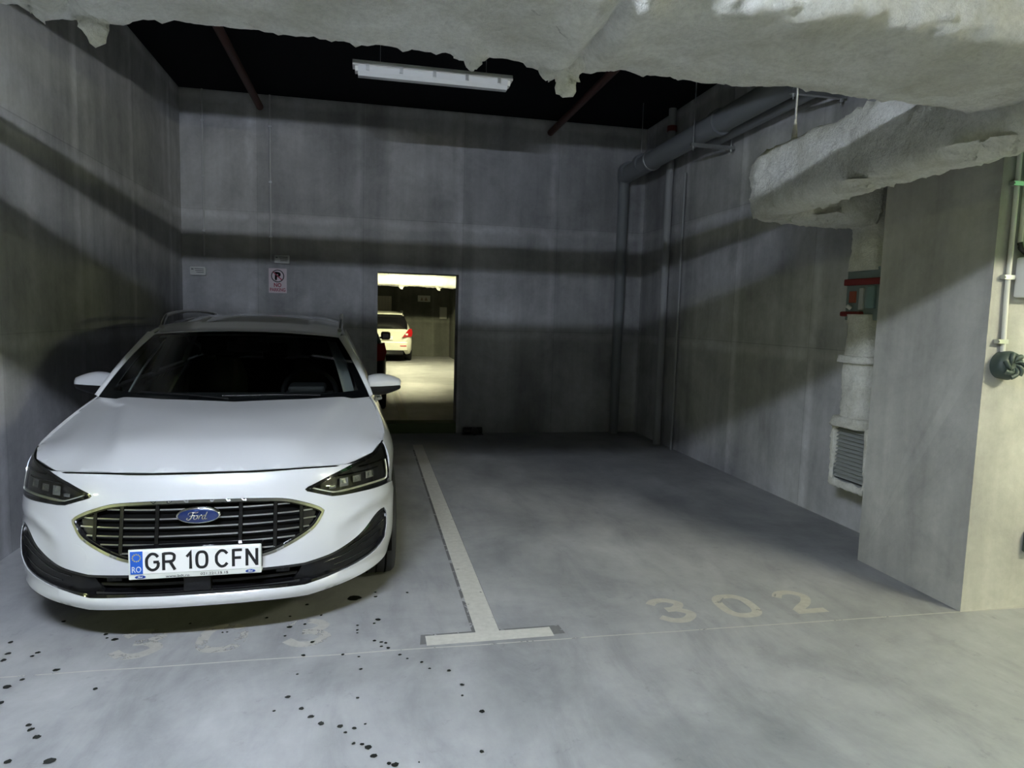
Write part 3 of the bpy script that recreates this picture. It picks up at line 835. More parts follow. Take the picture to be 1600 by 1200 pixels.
def catmull(P, n=12, closed=False):
    P = [np.array(p, float) for p in P]
    if closed:
        Q = [P[-1]] + P + [P[0], P[1]]
    else:
        Q = [2 * P[0] - P[1]] + P + [2 * P[-1] - P[-2]]
    out = []
    for i in range(1, len(Q) - 2):
        a, b, c, d = Q[i - 1:i + 3]
        for k in range(n):
            t = k / n
            out.append(tuple(.5 * ((2 * b) + (-a + c) * t + (2 * a - 5 * b + 4 * c - d) * t * t + (-a + 3 * b - 3 * c + d) * t ** 3)))
    if not closed:
        out.append(tuple(P[-1]))
    return out

PLAN = np.array(catmull(list(zip([0, .2, .4, .55, .68, .78, .85, .885, .905, .912, .912], [0, .008, .045, .11, .20, .30, .42, .55, .72, .9, 1.1])), 24))
PLEN = np.concatenate([[0], np.cumsum(np.hypot(*np.diff(PLAN, axis=0).T))])
QZ = np.array([.15, .2, .3, .4, .5, .6, .7, .787, .85, .95, 1.05]); QV = np.array([.05, .03, .0, 0, .02, .045, .065, .10, .16, .3, .45])
TZ = np.array([.15, .2, .35, .65, .8, .9, .95, 1.0]); TV = np.array([.04, .03, 0, 0, .02, .07, .10, .135])
def smoothed(xs, ys):
    f = np.linspace(xs[0], xs[-1], 400); g = np.interp(f, xs, ys)
    k = np.ones(41) / 41
    gp = np.concatenate([g[0] + (g[0] - g[1:21][::-1]), g, g[-1] + (g[-1] - g[-21:-1][::-1])])
    h = np.convolve(gp, k, 'valid')
    return lambda v: float(np.interp(v, f, h))
fQ, fT = smoothed(QZ, QV), smoothed(TZ, TV)
def sstep(a, b, x):
    t = min(1, max(0, (x - a) / (b - a)))
    return t * t * (3 - 2 * t)

CRE_U = [.60, .66, .81, .99, 1.2]; CRE_Z = [.485, .507, .552, .565, .575]     # crease over the corner intakes
POD_U = [.27, .455, .60, .743, .855, .91, 1.01, 1.2]; POD_Z = [.36, .358, .378, .42, .487, .507, .495, .47]
def fmap(u, z, inset=0.0):
    s = 1 if u >= 0 else -1
    a = abs(u)
    x = float(np.interp(a, PLEN, PLAN[:, 0])); y = float(np.interp(a, PLEN, PLAN[:, 1]))
    y2 = y + fQ(z) + inset
    # scooped cheek between crease and intake
    zc, zp = float(np.interp(a, CRE_U, CRE_Z)), float(np.interp(a, POD_U, POD_Z))
    w = sstep(.58, .74, a) * (1 - sstep(1.0, 1.1, a))
    if w > 0:
        k = sstep(zc + .012, zc - .045, z) if False else 1 - sstep(zc - .05, zc + .006, z)
        y2 += 0.022 * w * k * sstep(zp - .06, zp + .02, z)
        y2 -= 0.006 * w * math.exp(-((z - zc - .012) / .018) ** 2)
    # splitter lip
    y2 -= 0.022 * (1 - sstep(.235, .262, z)) * (1 - sstep(1.0, 1.1, a)) * (1 - 0.4 * sstep(.22, .19, z))
    # raised surround of the upper grille
    t = fT(z) * min(1, max(0, (a - .6) / .5))
    return (s * (x - t), y2, z)

def planx(d):
    return float(np.interp(d, PLAN[:, 1], PLAN[:, 0]))
CARLEN = 4.66
def smap(s, z, inset=0.0):
    if s < 2.5:
        x = planx(s - fQ(z))
    else:
        x = planx((CARLEN - s - 0.25 * fQ(z)) / 0.62)
    x -= fT(z)
    # door crease and sill tuck
    x += 0.008 * math.exp(-((z - .74) / .05) ** 2) - 0.014 * math.exp(-((z - .60) / .09) ** 2)
    x -= 0.03 * (1 - sstep(.2, .34, z))
    return (x - inset, s, z)

def in_poly(px, py, poly):
    poly = np.asarray(poly)
    x0, y0 = poly[:, 0], poly[:, 1]
    x1, y1 = np.roll(x0, -1), np.roll(y0, -1)
    c = np.zeros(len(px), bool)
    for a, b, e, d in zip(x0, y0, x1, y1):
        if b == d: continue
        k = ((b > py) != (d > py)) & (px < (e - a) * (py - b) / (d - b) + a)
        c ^= k
    return c

def resample(poly, step):
    out = []
    n = len(poly)
    for i in range(n):
        a, b = np.array(poly[i]), np.array(poly[(i + 1) % n])
        k = max(1, int(np.ceil(np.linalg.norm(b - a) / step)))
        for j in range(k):
            out.append(tuple(a + (b - a) * j / k))
    return out

def panel(name, outline, mp, mat, parent, holes=(), step=0.03, thick=0.014, mirror=False, rnd=0.0):
    """sheet cut to an outline (with holes) in a surface's own 2-D coordinates, with turned-in edges"""
    loops = [resample(outline, step)] + [resample(h, step) for h in holes]
    pts, edges = [], []
    for lp in loops:
        n0 = len(pts)
        pts += lp
        edges += [(n0 + i, n0 + (i + 1) % len(lp)) for i in range(len(lp))]
    bnd = np.array(pts)
    mn, mx = bnd.min(0), bnd.max(0)
    gx, gy = np.meshgrid(np.arange(mn[0] + step * .5, mx[0], step), np.arange(mn[1] + step * .5, mx[1], step))
    gx, gy = gx.ravel(), gy.ravel()
    k = in_poly(gx, gy, loops[0])
    for h in loops[1:]:
        k &= ~in_poly(gx, gy, h)
    gx, gy = gx[k], gy[k]
    if len(gx):
        d = np.min(np.hypot(gx[:, None] - bnd[None, :, 0], gy[:, None] - bnd[None, :, 1]), axis=1)
        gx, gy = gx[d > step * .45], gy[d > step * .45]
    allp = [Vector(p) for p in pts] + [Vector((a, b)) for a, b in zip(gx, gy)]
    vo, eo, fo, _, _, _ = delaunay_2d_cdt(allp, edges, [], 0, 1e-6)
    V = np.array([(v.x, v.y) for v in vo])
    F = np.array([f for f in fo if len(f) == 3])
    cx = V[F].mean(1)
    k = in_poly(cx[:, 0], cx[:, 1], loops[0])
    for h in loops[1:]:
        k &= ~in_poly(cx[:, 0], cx[:, 1], h)
    F = F[k]
    a = V[F]
    ar = (a[:, 1, 0] - a[:, 0, 0]) * (a[:, 2, 1] - a[:, 0, 1]) - (a[:, 2, 0] - a[:, 0, 0]) * (a[:, 1, 1] - a[:, 0, 1])
    F[ar < 0] = F[ar < 0][:, ::-1]
    P = [Vector(mp(*q)) for q in V]
    verts = list(P); faces = [tuple(int(i) for i in f) for f in F]; smooth = [True] * len(faces)
    def nrm(q):
        e = 1e-3
        du = Vector(mp(q[0] + e, q[1])) - Vector(mp(q[0] - e, q[1]))
        dv = Vector(mp(q[0], q[1] + e)) - Vector(mp(q[0], q[1] - e))
        return du.cross(dv).normalized()
    if thick:
        for lp in loops:
            n0 = len(verts); m = len(lp)
            p0 = [Vector(mp(*q)) for q in lp]
            p1 = [p - nrm(q) * thick for p, q in zip(p0, lp)]
            verts += p0 + p1
            for i in range(m):
                j = (i + 1) % m
                faces.append((n0 + i, n0 + j, n0 + m + j, n0 + m + i)); smooth.append(False)
    if mirror:
        verts = [Vector((-v.x, v.y, v.z)) for v in verts]
        faces = [f[::-1] for f in faces]
    me = bpy.data.meshes.new(name)
    me.from_pydata([tuple(v) for v in verts], [], faces)
    me.polygons.foreach_set('use_smooth', smooth)
    me.update()
    return link(name, me, mat, parent)

def sym(half):
    """right half from top centre to bottom centre -> closed outline"""
    l = [(-u, z) for u, z in half if u > 1e-6]
    return half + l[::-1]
def offs(poly, d):
    """shrink a closed polygon by d"""
    n = len(poly); out = []
    P = [np.array(p) for p in poly]
    ar = sum(P[i][0] * P[(i + 1) % n][1] - P[(i + 1) % n][0] * P[i][1] for i in range(n))
    sg = 1 if ar > 0 else -1
    for i in range(n):
        a, b, c = P[i - 1], P[i], P[(i + 1) % n]
        t1 = (b - a) / (np.linalg.norm(b - a) + 1e-9); t2 = (c - b) / (np.linalg.norm(c - b) + 1e-9)
        n1, n2 = np.array([-t1[1], t1[0]]), np.array([-t2[1], t2[0]])
        m = n1 + n2; m /= (np.linalg.norm(m) + 1e-9)
        out.append(tuple(b + sg * m * d / max(.5, m.dot(n1))))
    return out

GR_HALF = [(0, .670)] + catmull([(.2, .667), (.35, .656), (.447, .629), (.518, .599), (.545, .580)], 5) + catmull([(.540, .566), (.498, .513), (.415, .468), (.33, .432), (.27, .416)], 5) + [(0, .408)]
GRILLE = sym(GR_HALF)
POD_HALF = [(0, .362), (.27, .361)] + catmull([(.455, .358), (.60, .378), (.743, .42), (.855, .487), (.91, .505), (.955, .505)], 5) + [(.985, .48), (.985, .42)] + catmull([(.965, .355), (.89, .318), (.755, .287), (.60, .264), (.455, .250)], 5) + [(.25, .257), (0, .258)]
POD = sym(POD_HALF)
HEAD = [(.71, .770), (.575, .735), (.466, .698), (.452, .688), (.462, .678), (.59, .637), (.64, .633), (.763, .630), (1.0, .622), (1.03, .640), (1.038, .70), (1.038, .76), (1.02, .81), (.995, .83), (.905, .805)]
FAS_HALF = [(0, .787), (.36, .786), (.54, .780), (.71, .770), (.575, .735), (.466, .698), (.452, .688), (.462, .678), (.59, .637), (.64, .633), (.763, .630), (1.0, .622), (1.04, .618), (1.10, .61), (1.15, .56), (1.118, .45), (1.105, .33), (1.10, .25), (.98, .238), (.85, .226), (.68, .208), (.467, .190), (.22, .203), (0, .205)]
bumper = panel('front_bumper', sym(FAS_HALF), fmap, M_PAINT, CAR, holes=[offs(GRILLE, -0.004), POD], step=0.02, thick=0.03)
# underside return of the lip
P = []
for d, zz in ((0, 0), (0.05, 0.012), (0.20, 0.03)):
    row = []
    for k in range(61):
        u = -1.08 + 2.16 * k / 60
        zl = float(np.interp(abs(u), [0, .22, .467, .68, .85, .98, 1.1], [.205, .203, .190, .208, .226, .238, .25]))
        x, y, z = fmap(u, zl)
        row.append((x * (1 - d * .3), y + d, z + zz - 0.002))
    P.append(row)
grid_mesh('under_tray', P, M_SATINB, CAR)
# towing eye cover: thin groove ring on the left cheek
tc = catmull([(-.535, .480), (-.505, .478), (-.472, .458), (-.462, .425), (-.485, .408), (-.525, .420), (-.546, .445), (-.548, .468)], 4, True)
panel('towing_cover', tc, lambda u, z: fmap(u, z, -0.0016), M_PAINT, bumper, step=0.015, thick=0.004)
panel('cover_gap', offs(tc, -0.0016), lambda u, z: fmap(u, z, -0.0006), plain('gap_grey', (0.52, 0.53, 0.55), 0.5), bumper, step=0.015, thick=0.0)

# ---- radiator grille
grl = empty('radiator_grille', parent=CAR)
panel('backing', offs(GRILLE, -0.003), lambda u, z: fmap(u, z, 0.045), M_LINER, grl, step=0.03, thick=0)
panel('chrome_frame', offs(GRILLE, -0.003), lambda u, z: fmap(u, z, -0.004), M_CHROME, grl, holes=[offs(GRILLE, 0.0085)], step=0.014, thick=0.03)
panel('inner_frame', offs(GRILLE, 0.008), lambda u, z: fmap(u, z, 0.008), M_GLOSSB, grl, holes=[offs(GRILLE, 0.017)], step=0.014, thick=0.03)
ROWZ = [.632, .592, .556, .520, .485, .449]
COLU = [-.436, -.320, -.172, .172, .320, .436]
gin = np.array(offs(GRILLE, 0.014))
def hspan(z):
    xs = []
    for i in range(len(gin)):
        a, b = gin[i], gin[(i + 1) % len(gin)]
        if (a[1] - z) * (b[1] - z) < 0:
            xs.append(a[0] + (b[0] - a[0]) * (z - a[1]) / (b[1] - a[1]))
    return (min(xs), max(xs)) if len(xs) >= 2 else None
def fstrip(name, u0, u1, z, hgt, dep0, dep1, mat, parent, n=None):
    """thin bar following the nose: front face at inset dep0, back at dep1"""
    n = n or max(2, int((u1 - u0) / 0.04) + 1)
    rows = []
    for k in range(n + 1):
        u = u0 + (u1 - u0) * k / n
        rows.append([fmap(u, z - hgt / 2, dep0), fmap(u, z + hgt / 2, dep0 + 0.004), fmap(u, z + hgt / 2, dep1), fmap(u, z - hgt / 2, dep1)])
    m = MB()
    vs = [p for r in rows for p in r]
    fs = [(i * 4 + j, i * 4 + (j + 1) % 4, (i + 1) * 4 + (j + 1) % 4, (i + 1) * 4 + j) for i in range(n) for j in range(4)]
    fs += [(0, 1, 2, 3), (n * 4 + 3, n * 4 + 2, n * 4 + 1, n * 4)]
    return m.raw(vs, fs).build(name, mat, parent)
for r, z in enumerate(ROWZ):
    sp = hspan(z)
    # bright strips between the uprights
    cuts = [sp[0]] + [c for c in COLU if sp[0] + .02 < c < sp[1] - .02] + [sp[1]]
    for a, b in zip(cuts, cuts[1:]):
        a2, b2 = a + 0.010, b - 0.010
        if b2 - a2 > 0.012:
            fstrip('grille_slat', a2, b2, z - 0.001, 0.0055, 0.012, 0.0145, M_SATINC, grl)
for c in COLU:
    zs = [z for z in np.linspace(.41, .67, 60) if (hspan(z) and hspan(z)[0] < c < hspan(z)[1])]
    rows = []
    for k in range(7):
        z = zs[0] + (zs[-1] - zs[0]) * k / 6
        rows.append([fmap(c - .007, z, .013), fmap(c + .007, z, .013), fmap(c + .007, z, .04), fmap(c - .007, z, .04)])
    grid_mesh('upright_bar', rows, M_GLOSSB, grl, closed_u=True, smooth=False)
# sensor blanks at the grille ends
for s in (-1, 1):
    panel('sensor_blank', [(s * .445, .60), (s * .49, .60), (s * .505, .578), (s * .49, .535), (s * .445, .50)][::s], lambda u, z: fmap(u, z, .024), M_SATINB, grl, step=.03, thick=.01)

# ---- oval badge with script lettering
bd = empty('badge', parent=CAR)
BY = fmap(0, .607)[1] - 0.008
def oval(a, b, y0, y1, name, mat, dome=0.0, parent=bd, cx=0.0, cz=.607, n=48):
    rings = []
    rings.append([(cx + a * math.cos(t), y1, cz + b * math.sin(t)) for t in (2 * math.pi * k / n for k in range(n))])
    for f in (1.0, .93, .7, .4, .02):
        rings.append([(cx + a * f * math.cos(t), y0 - dome * (1 - f * f), cz + b * f * math.sin(t)) for t in (2 * math.pi * k / n for k in range(n))])
    return grid_mesh(name, rings, mat, parent, closed_u=True)
oval(.090, .0355, BY, BY + .04, 'rim', M_CHROME, 0.004)
oval(.084, .0305, BY - .0035, BY + .01, 'blue_field', plain('badge_blue', (0.010, 0.022, 0.095), 0.18, coat=0.8), 0.004)
def script(strokes, x0, z0, sc, y, parent, mat, r=0.0021):
    for st in strokes:
        pts = catmull([(x0 + (a + 0.32 * b) * sc, y, z0 + b * sc) for a, b in st], 6)
        m = len(pts)
        MB().tube(pts, [r * (0.55 + 0.6 * math.sin(math.pi * min(1, .15 + .8 * i / m))) for i in range(m)], 6).build('lettering', mat, parent)
FORD = [
    [(-2.30, 0.35), (-2.25, 0.75), (-1.6, 0.85), (-0.9, 0.72), (-0.55, 0.95)],           # F bar swash
    [(-1.45, 0.80), (-1.50, 0.3), (-1.60, -0.35), (-1.95, -0.70), (-2.35, -0.50), (-2.25, -0.25)],   # F stem and tail
    [(-1.95, 0.12), (-1.45, 0.18), (-1.05, 0.22)],                                          # F middle
    [(-0.75, 0.20), (-1.05, 0.05), (-1.05, -0.40), (-0.75, -0.60), (-0.42, -0.35), (-0.45, 0.05), (-0.75, 0.20), (-0.35, 0.15)],   # o
    [(-0.10, 0.20), (-0.08, -0.15), (-0.10, -0.58)],                                        # r stem
    [(-0.08, -0.05), (0.10, 0.15), (0.35, 0.22), (0.38, 0.08)],                             # r arm
    [(1.05, 0.05), (0.85, 0.22), (0.60, 0.05), (0.55, -0.40), (0.80, -0.60), (1.05, -0.35)],       # d bowl
    [(1.15, 0.90), (1.08, 0.3), (1.05, -0.35), (1.20, -0.60), (1.50, -0.45)],               # d stem
]
script(FORD, 0.008, .6065, 0.0215, BY - .0095, bd, M_CHROME, 0.0024)

# ---- number plate
pl = empty('number_plate', parent=CAR)
PY0 = -0.022
def plate_box(name, x0, x1, z0, z1, y0, y1, mat, r=0.003):
    return MB().bbox(x0, x1, y0, y1, z0, z1, r).build(name, mat, pl)
M_PLW = plain('plate_white', (0.80, 0.80, 0.79), 0.35)
plate_box('holder', -.268, .268, .352, .486, PY0, 0.03, plain('plate_holder', (0.66, 0.68, 0.64), 0.4), 0.005)
plate_box('holder_edge', -.266, .271, .378, .489, PY0 + .004, 0.028, M_GLOSSB, 0.004)
plate_box('plate', -.261, .263, .377, .481, PY0 - .004, PY0 + .004, M_PLW, 0.003)
plate_box('country_band', -.259, -.210, .379, .479, PY0 - .0052, PY0 - .002, plain('band_blue', (0.012, 0.10, 0.52), 0.35), 0.001)
M_PBLK = plain('plate_black', (0.008, 0.008, 0.009), 0.4)
def ptext(t, x, z, fit, mat, y=PY0 - .0055, off=0.0):
    o = text_mesh('lettering', t, 0.1, mat, pl, 0.0006, fit=fit, offset=off)
    return xform(o, Matrix.Translation((x, y, z)) @ FACE_FRONT)
for t, x, w in (('G', -.172, .058), ('R', -.106, .056), ('1', -.026, .030), ('0', .024, .052), ('C', .105, .056), ('F', .170, .044), ('N', .229, .052)):
    o = glyph('lettering', t, w, 0.078, 0.0122, M_PBLK, pl)
    xform(o, Matrix.Translation((x, PY0 - .0054, .430)) @ FACE_FRONT)
M_YEL = plain('star_yellow', (0.55, 0.42, 0.04), 0.5)
for k in range(12):
    a = 2 * math.pi * k / 12
    MB().lathe([(0, 0.0032), (-.0006, 0.0001)], 5, 'y', (-.2345 + .0155 * math.cos(a), PY0 - .0054, .451 + .0155 * math.sin(a)), False).build('star', M_YEL, pl)
ptext('RO', -.2345, .400, (.036, .026), M_WHITEP, PY0 - .006)
ptext('www.bdt.ro', -.075, .3625, (.094, .011), M_PBLK, PY0 - .0012)
ptext('021.221.15.15', .073, .3645, (.112, .011), M_PBLK, PY0 - .0012)
M_BLUE2 = plain('small_badge_blue', (0.01, 0.05, 0.30), 0.3)
for x in (-.222, .222):
    oval(.021, .0075, PY0 - .0015, PY0 + .002, 'small_badge', M_BLUE2, 0.0008, pl, x, .3645, 24)
    script(FORD, x + .002, .3645, 0.0050, PY0 - .003, pl, M_WHITEP, 0.0006)

# ---- lower intake
li = empty('lower_intake', parent=CAR)
panel('backing', offs(POD, -0.004), lambda u, z: fmap(u, z, 0.075), M_LINER, li, step=0.04, thick=0)
panel('rim', offs(POD, -0.004), lambda u, z: fmap(u, z, 0.004), M_GLOSSB, li, holes=[offs(POD, 0.012)], step=0.02, thick=0.05)
for z in (.335, .300):
    fstrip('grille_bar', -.44, .44, z, 0.012, 0.045, 0.07, M_SATINB, li)
fstrip('lower_bar', -.43, .43, .268, 0.012, 0.012, 0.07, M_GLOSSB, li)
MB().bbox(-.062, .05, .02, .06, .272, .338, .004).build('radar_cover', M_SATINB, li)
for s in (-1, 1):
    MB().bbox(s * .35 - .03, s * .35 + .03, fmap(.35, .33)[1] + .035, fmap(.35, .33)[1] + .06, .318, .352, .004).build('bracket', M_SATINB, li)
    MB().tube([(s * .35, fmap(.35, .33)[1] + .03, .335), (s * .35, fmap(.35, .33)[1] + .04, .335)], .006, 8).build('bolt', M_BLACKP, li)
    # corner blade and its ribs
    pod_c = [(.45, .352), (.60, .370), (.743, .410), (.855, .475), (.91, .494), (.95, .494), (.975, .475), (.975, .42), (.955, .362), (.885, .328), (.755, .297), (.60, .274), (.47, .262), (.40, .268)]
    pc = [(s * u, z) for u, z in pod_c]
    def podmap(u, z):
        a = abs(u)
        dip = 0.018 + 0.03 * sstep(.62, .82, a) * (1 - sstep(.90, .97, a)) * sstep(.30, .37, z) * (1 - sstep(.44, .49, z)) + 0.02 * (1 - sstep(.42, .5, a))
        return fmap(u, z, dip)
    panel('corner_blade', pc if s > 0 else pc[::-1], podmap, M_SATINB, li, step=0.02, thick=0.012)
    for u0, u1, za, zb in ((.55, .93, .335, .40), (.60, .94, .31, .355), (.68, .95, .375, .445)):
        pts = [podmap(s * (u0 + (u1 - u0) * k / 10), za + (zb - za) * (k / 10) ** 1.3) for k in range(11)]
        MB().tube([(p[0], p[1] - .001, p[2]) for p in pts], 0.0035, 6).build('blade_rib', M_GLOSSB, li)

# ---- headlights
for s in (-1, 1):
    hd = empty('headlight', parent=CAR)
    op = (lambda P: [(s * u, z) for u, z in P][::s])
    panel('housing', op(offs(HEAD, 0.002)), lambda u, z: fmap(u, z, 0.035), M_SATINB, hd, step=0.03, thick=0.03)
    panel('black_edge', op(offs(HEAD, 0.0015)), lambda u, z: fmap(u, z, 0.002), M_GLOSSB, hd, holes=[op(offs(HEAD, 0.016))], step=0.014, thick=0.03)
    panel('lens', op(offs(HEAD, 0.003)), lambda u, z: fmap(u, z, 0.0005), M_LENS, hd, step=0.02, thick=0.0)
    # daytime light guide: along the bottom edge and up the outer end
    gd = [(.475, .690), (.53, .670), (.595, .652), (.66, .652), (.80, .655), (.95, .652), (.985, .665), (.992, .71), (.985, .745)]
    pts = catmull([fmap(s * u, z, 0.012) for u, z in gd], 5)
    MB().tube(pts, 0.0058, 8).build('light_guide', plain('light_guide', (0.85, 0.86, 0.80), 0.3, coat=0.5), hd)
    for i, (u, z, w, h) in enumerate(((.655, .690, .050, .040), (.735, .694, .052, .030), (.825, .700, .058, .034), (.59, .676, .035, .012))):
        rf = empty('reflector', parent=hd)
        cc = [fmap(s * (u + a * w / 2), z + b * h / 2, 0.016) for a, b in ((-1, -1), (1, -1), (1, 1), (-1, 1))]
        ci = [fmap(s * (u + a * w * .36), z + b * h * .3, 0.034) for a, b in ((-1, -1), (1, -1), (1, 1), (-1, 1))]
        MB().raw(cc + ci, [(0, 1, 5, 4), (1, 2, 6, 5), (2, 3, 7, 6), (3, 0, 4, 7), (4, 5, 6, 7)]).build('bowl', M_REFL, rf)
        c = fmap(s * u, z, 0.026)
        MB().tube([c, (c[0], c[1] - .006, c[2])], 0.010 if h > .02 else .004, 10).build('led_lens', M_LENS, rf)
    for u0, u1, z in ((.62, .90, .723), (.75, .96, .748)):
        fstrip('louvre', min(s * u0, s * u1), max(s * u0, s * u1), z, .004, .012, .03, M_GLOSSB, hd)

# ---- bonnet: thin-plate surface through measured heights
CP = [(0, .10, .787), (.20, .108, .787), (.355, .135, .786), (.53, .20, .780), (.64, .27, .770), (.77, .41, .802), (.815, .54, .828), (.838, .684, .838), (.835, .9, .882), (.808, 1.1, .935), (.778, 1.284, .985),
      (.6, 1.19, .980), (.4, 1.13, .975), (0, 1.08, .966), (0, .16, .815), (0, .3, .858), (0, .55, .905), (0, .8, .938), (.4, .3, .845), (.4, .6, .898), (.62, .6, .873), (.72, .75, .880), (.4, .9, .945), (.65, 1.0, .942), (.55, .35, .828), (.2, .16, .812), (.36, .185, .808)]
CP = np.array(CP + [(-x, s, z) for x, s, z in CP if x > 0])
def tps(r):
    return np.where(r > 0, r * r * np.log(r + 1e-12), 0)
_n = len(CP)
_A = np.zeros((_n + 3, _n + 3))
_A[:_n, :_n] = tps(np.hypot(CP[:, None, 0] - CP[None, :, 0], CP[:, None, 1] - CP[None, :, 1])) + 2e-4 * np.eye(_n)
_A[:_n, _n] = 1; _A[:_n, _n + 1:] = CP[:, :2]
_A[_n, :_n] = 1; _A[_n + 1:, :_n] = CP[:, :2].T
_w = np.linalg.solve(_A, np.concatenate([CP[:, 2], [0, 0, 0]]))
def hoodz(x, s):
    z = float(_w[:_n] @ tps(np.hypot(CP[:, 0] - x, CP[:, 1] - s)) + _w[_n] + _w[_n + 1] * x + _w[_n + 2] * s)
    a = abs(x)
    fade = sstep(.15, .4, s)
    xc = .40 + .24 * (s - .2)
    z += fade * (0.016 * (1 - sstep(xc - .035, xc + .03, a)) - 0.003)
    xo = .60 + .20 * (s - .2)
    z += fade * 0.005 * math.exp(-((a - xo) / .035) ** 2)
    return z
HOOD_HALF = [(0, 1.08), (.4, 1.13), (.6, 1.19), (.775, 1.28), (.806, 1.1), (.832, .9), (.835, .684), (.812, .545), (.765, .412), (.637, .275), (.53, .203), (.355, .138), (.2, .110), (0, .103)]
hood_out = sym(HOOD_HALF)
panel('bonnet', hood_out, lambda x, s: (x, s, hoodz(x, s)), M_PAINT, CAR, step=0.028, thick=0.018)
# dark gap under the bonnet shut line
P = [[(x * f, s * 1.0 + (0.02 if f < 1 else 0), hoodz(x, s) - dz) for x, s in hood_out] for f, dz in ((1.012, .014), (0.97, .03), (.5, .12))]
grid_mesh('engine_bay', [r + [r[0]] for r in P], M_LINER, CAR)
hl = [(x, s_, hoodz(x, s_) - .004) for x, s_ in HOOD_HALF[3:]]
for s in (-1, 1):
    pts = catmull([(s * x * 1.002, s_ - (.004 if i > 6 else 0), z) for i, (x, s_, z) in enumerate(hl)], 6)
    MB().tube(pts, 0.0042, 6).build('shut_line_shade', M_LINER, CAR)  # black tube laid along the bonnet edge to stand for shade in the gap
# cowl strip and wipers
P = []
for d, dz in ((0, -0.012), (0.06, -0.004), (0.10, 0.006)):
    P.append([(.775 * t, 1.075 + .2 * t * t + d, .960 + .02 * t * t + dz) for t in np.linspace(-1, 1, 31)])
grid_mesh('cowl', P, M_SATINB, CAR)

# ---- windscreen
def wmap(t, v, out=0.0):
    b = np.array((.778 * t, 1.10 + .185 * t * t, .966 + .020 * t * t))
    c = np.array((.578 * t, 1.665 + .07 * t * t, 1.374 - .030 * t * t))
    p = b + (c - b) * v
    bl = 0.028 * math.sin(math.pi * min(1, max(0, v)))
    p += np.array((0, -.58, .81)) * (bl + out)
    return tuple(p)
WS = [(-1, 0), (1, 0), (1, 1), (-1, 1)]
ws = panel('windscreen', WS, wmap, M_GLASS, CAR, step=0.06, thick=0)
panel('black_border', [(-1, 0), (1, 0), (1, 1), (-1, 1)], lambda t, v: wmap(t, v, -0.004), M_GLOSSB, ws, holes=[[(-.93, .10), (-.6, .075), (.6, .075), (.93, .10), (.935, .93), (.90, .955), (-.90, .955), (-.935, .93)]], step=0.04, thick=0)
MB().bbox(-.06, .06, 1.60, 1.66, 1.29, 1.34, .01).build('sensor_pod', M_DASH, ws)
for (a, b) in (((.62, .045), (-.10, .065)), ((-.05, .035), (-.72, .075))):
    p0, p1 = wmap(*a, .012), wmap(*b, .012)
    w_ = MB().tube([p0, tuple((np.array(p0) + np.array(p1)) / 2 + np.array((0, -.006, .006))), p1], 0.006, 6).build('wiper', M_SATINB, CAR)

# ---- roof
RS = [1.60, 1.66, 2.0, 2.5, 3.0, 3.6, 4.2, 4.5]
fxe, fze, fzc = (lambda s, y=y: float(np.interp(s, RS, y)) for y in ([.572, .578, .602, .607, .607, .600, .580, .56], [1.335, 1.344, 1.390, 1.422, 1.428, 1.412, 1.362, 1.32], [1.366, 1.374, 1.430, 1.482, 1.496, 1.478, 1.425, 1.385]))
def rmap(t, v):
    s0 = 1.665 + .07 * t * t
    s = s0 + (4.45 - s0) * v
    if v < .12:                                            # blend to the screen header
        k = v / .12
        zc = (1.374) * (1 - k) + fzc(s) * k; ze = 1.344 * (1 - k) + fze(s) * k
    else:
        zc, ze = fzc(s), fze(s)
    x = t * fxe(s)
    z = ze + (zc - ze) * (1 - abs(t) ** 2.4)
    k = sstep(.02, .10, v) * (1 - sstep(.9, .98, v))
    z -= 0.010 * k * (1 - sstep(.60, .645, abs(t)))
    return (x, s, z)
panel('roof', [(-1, 0), (1, 0), (1, 1), (-1, 1)], rmap, M_PAINT, CAR, step=0.035, thick=0.02)
for s in (-1, 1):
    pts = catmull([(s * .585, 1.93, 1.385), (s * .590, 2.02, 1.432), (s * .592, 2.2, 1.472), (s * .592, 3.0, 1.492), (s * .585, 3.7, 1.472), (s * .572, 4.0, 1.435), (s * .568, 4.08, 1.40)], 6)
    MB().tube(pts, [0.016] + [0.013] * (len(pts) - 2) + [0.016], 10).build('roof_rail', M_SATINC, CAR)
fin = []
for k in range(7):
    t = k / 6
    fin.append([(w * .022 * (1 - t) + (0), 3.98 + .10 * t + q * (.06 * (1 - t)), 1.425 + .055 * t) for w, q in ((0, -1), (1, 0), (.6, 1), (-.6, 1), (-1, 0))])
grid_mesh('antenna_fin', fin, M_PAINT, CAR, closed_u=True)

# ---- sides (built on the right, mirrored to the left)
def gmap(s, z, inset=0.0):
    k = max(0, (z - .97) / .43)
    x = .797 - .195 * k ** 1.22
    x *= 1 - .06 * sstep(3.3, 4.5, s)
    return (x - inset, s, z)
def arc(cx, cz, r, a0, a1, n=14):
    return [(cx + r * math.cos(math.radians(a0 + (a1 - a0) * k / n)), cz + r * math.sin(math.radians(a0 + (a1 - a0) * k / n))) for k in range(n + 1)]
FEN = [(.585, .83), (.545, .76), (.512, .68), (.515, .63), (.575, .61), (.605, .56)] + arc(.87, .32, .352, 138, -18, 16) + [(1.27, .205), (1.33, .32), (1.31, .52), (1.36, .75), (1.40, .93), (1.34, .985), (1.285, .985), (1.10, .940), (.90, .890), (.72, .848)]
DOOR1 = [(1.335, .32), (1.315, .52), (1.365, .75), (1.41, .975), (2.44, 1.0), (2.43, .75), (2.40, .32)]
DOOR2 = [(2.406, .32), (2.436, .75), (2.446, 1.0), (3.50, 1.02), (3.42, .80), (3.28, .62), (3.17, .48), (3.12, .32)]
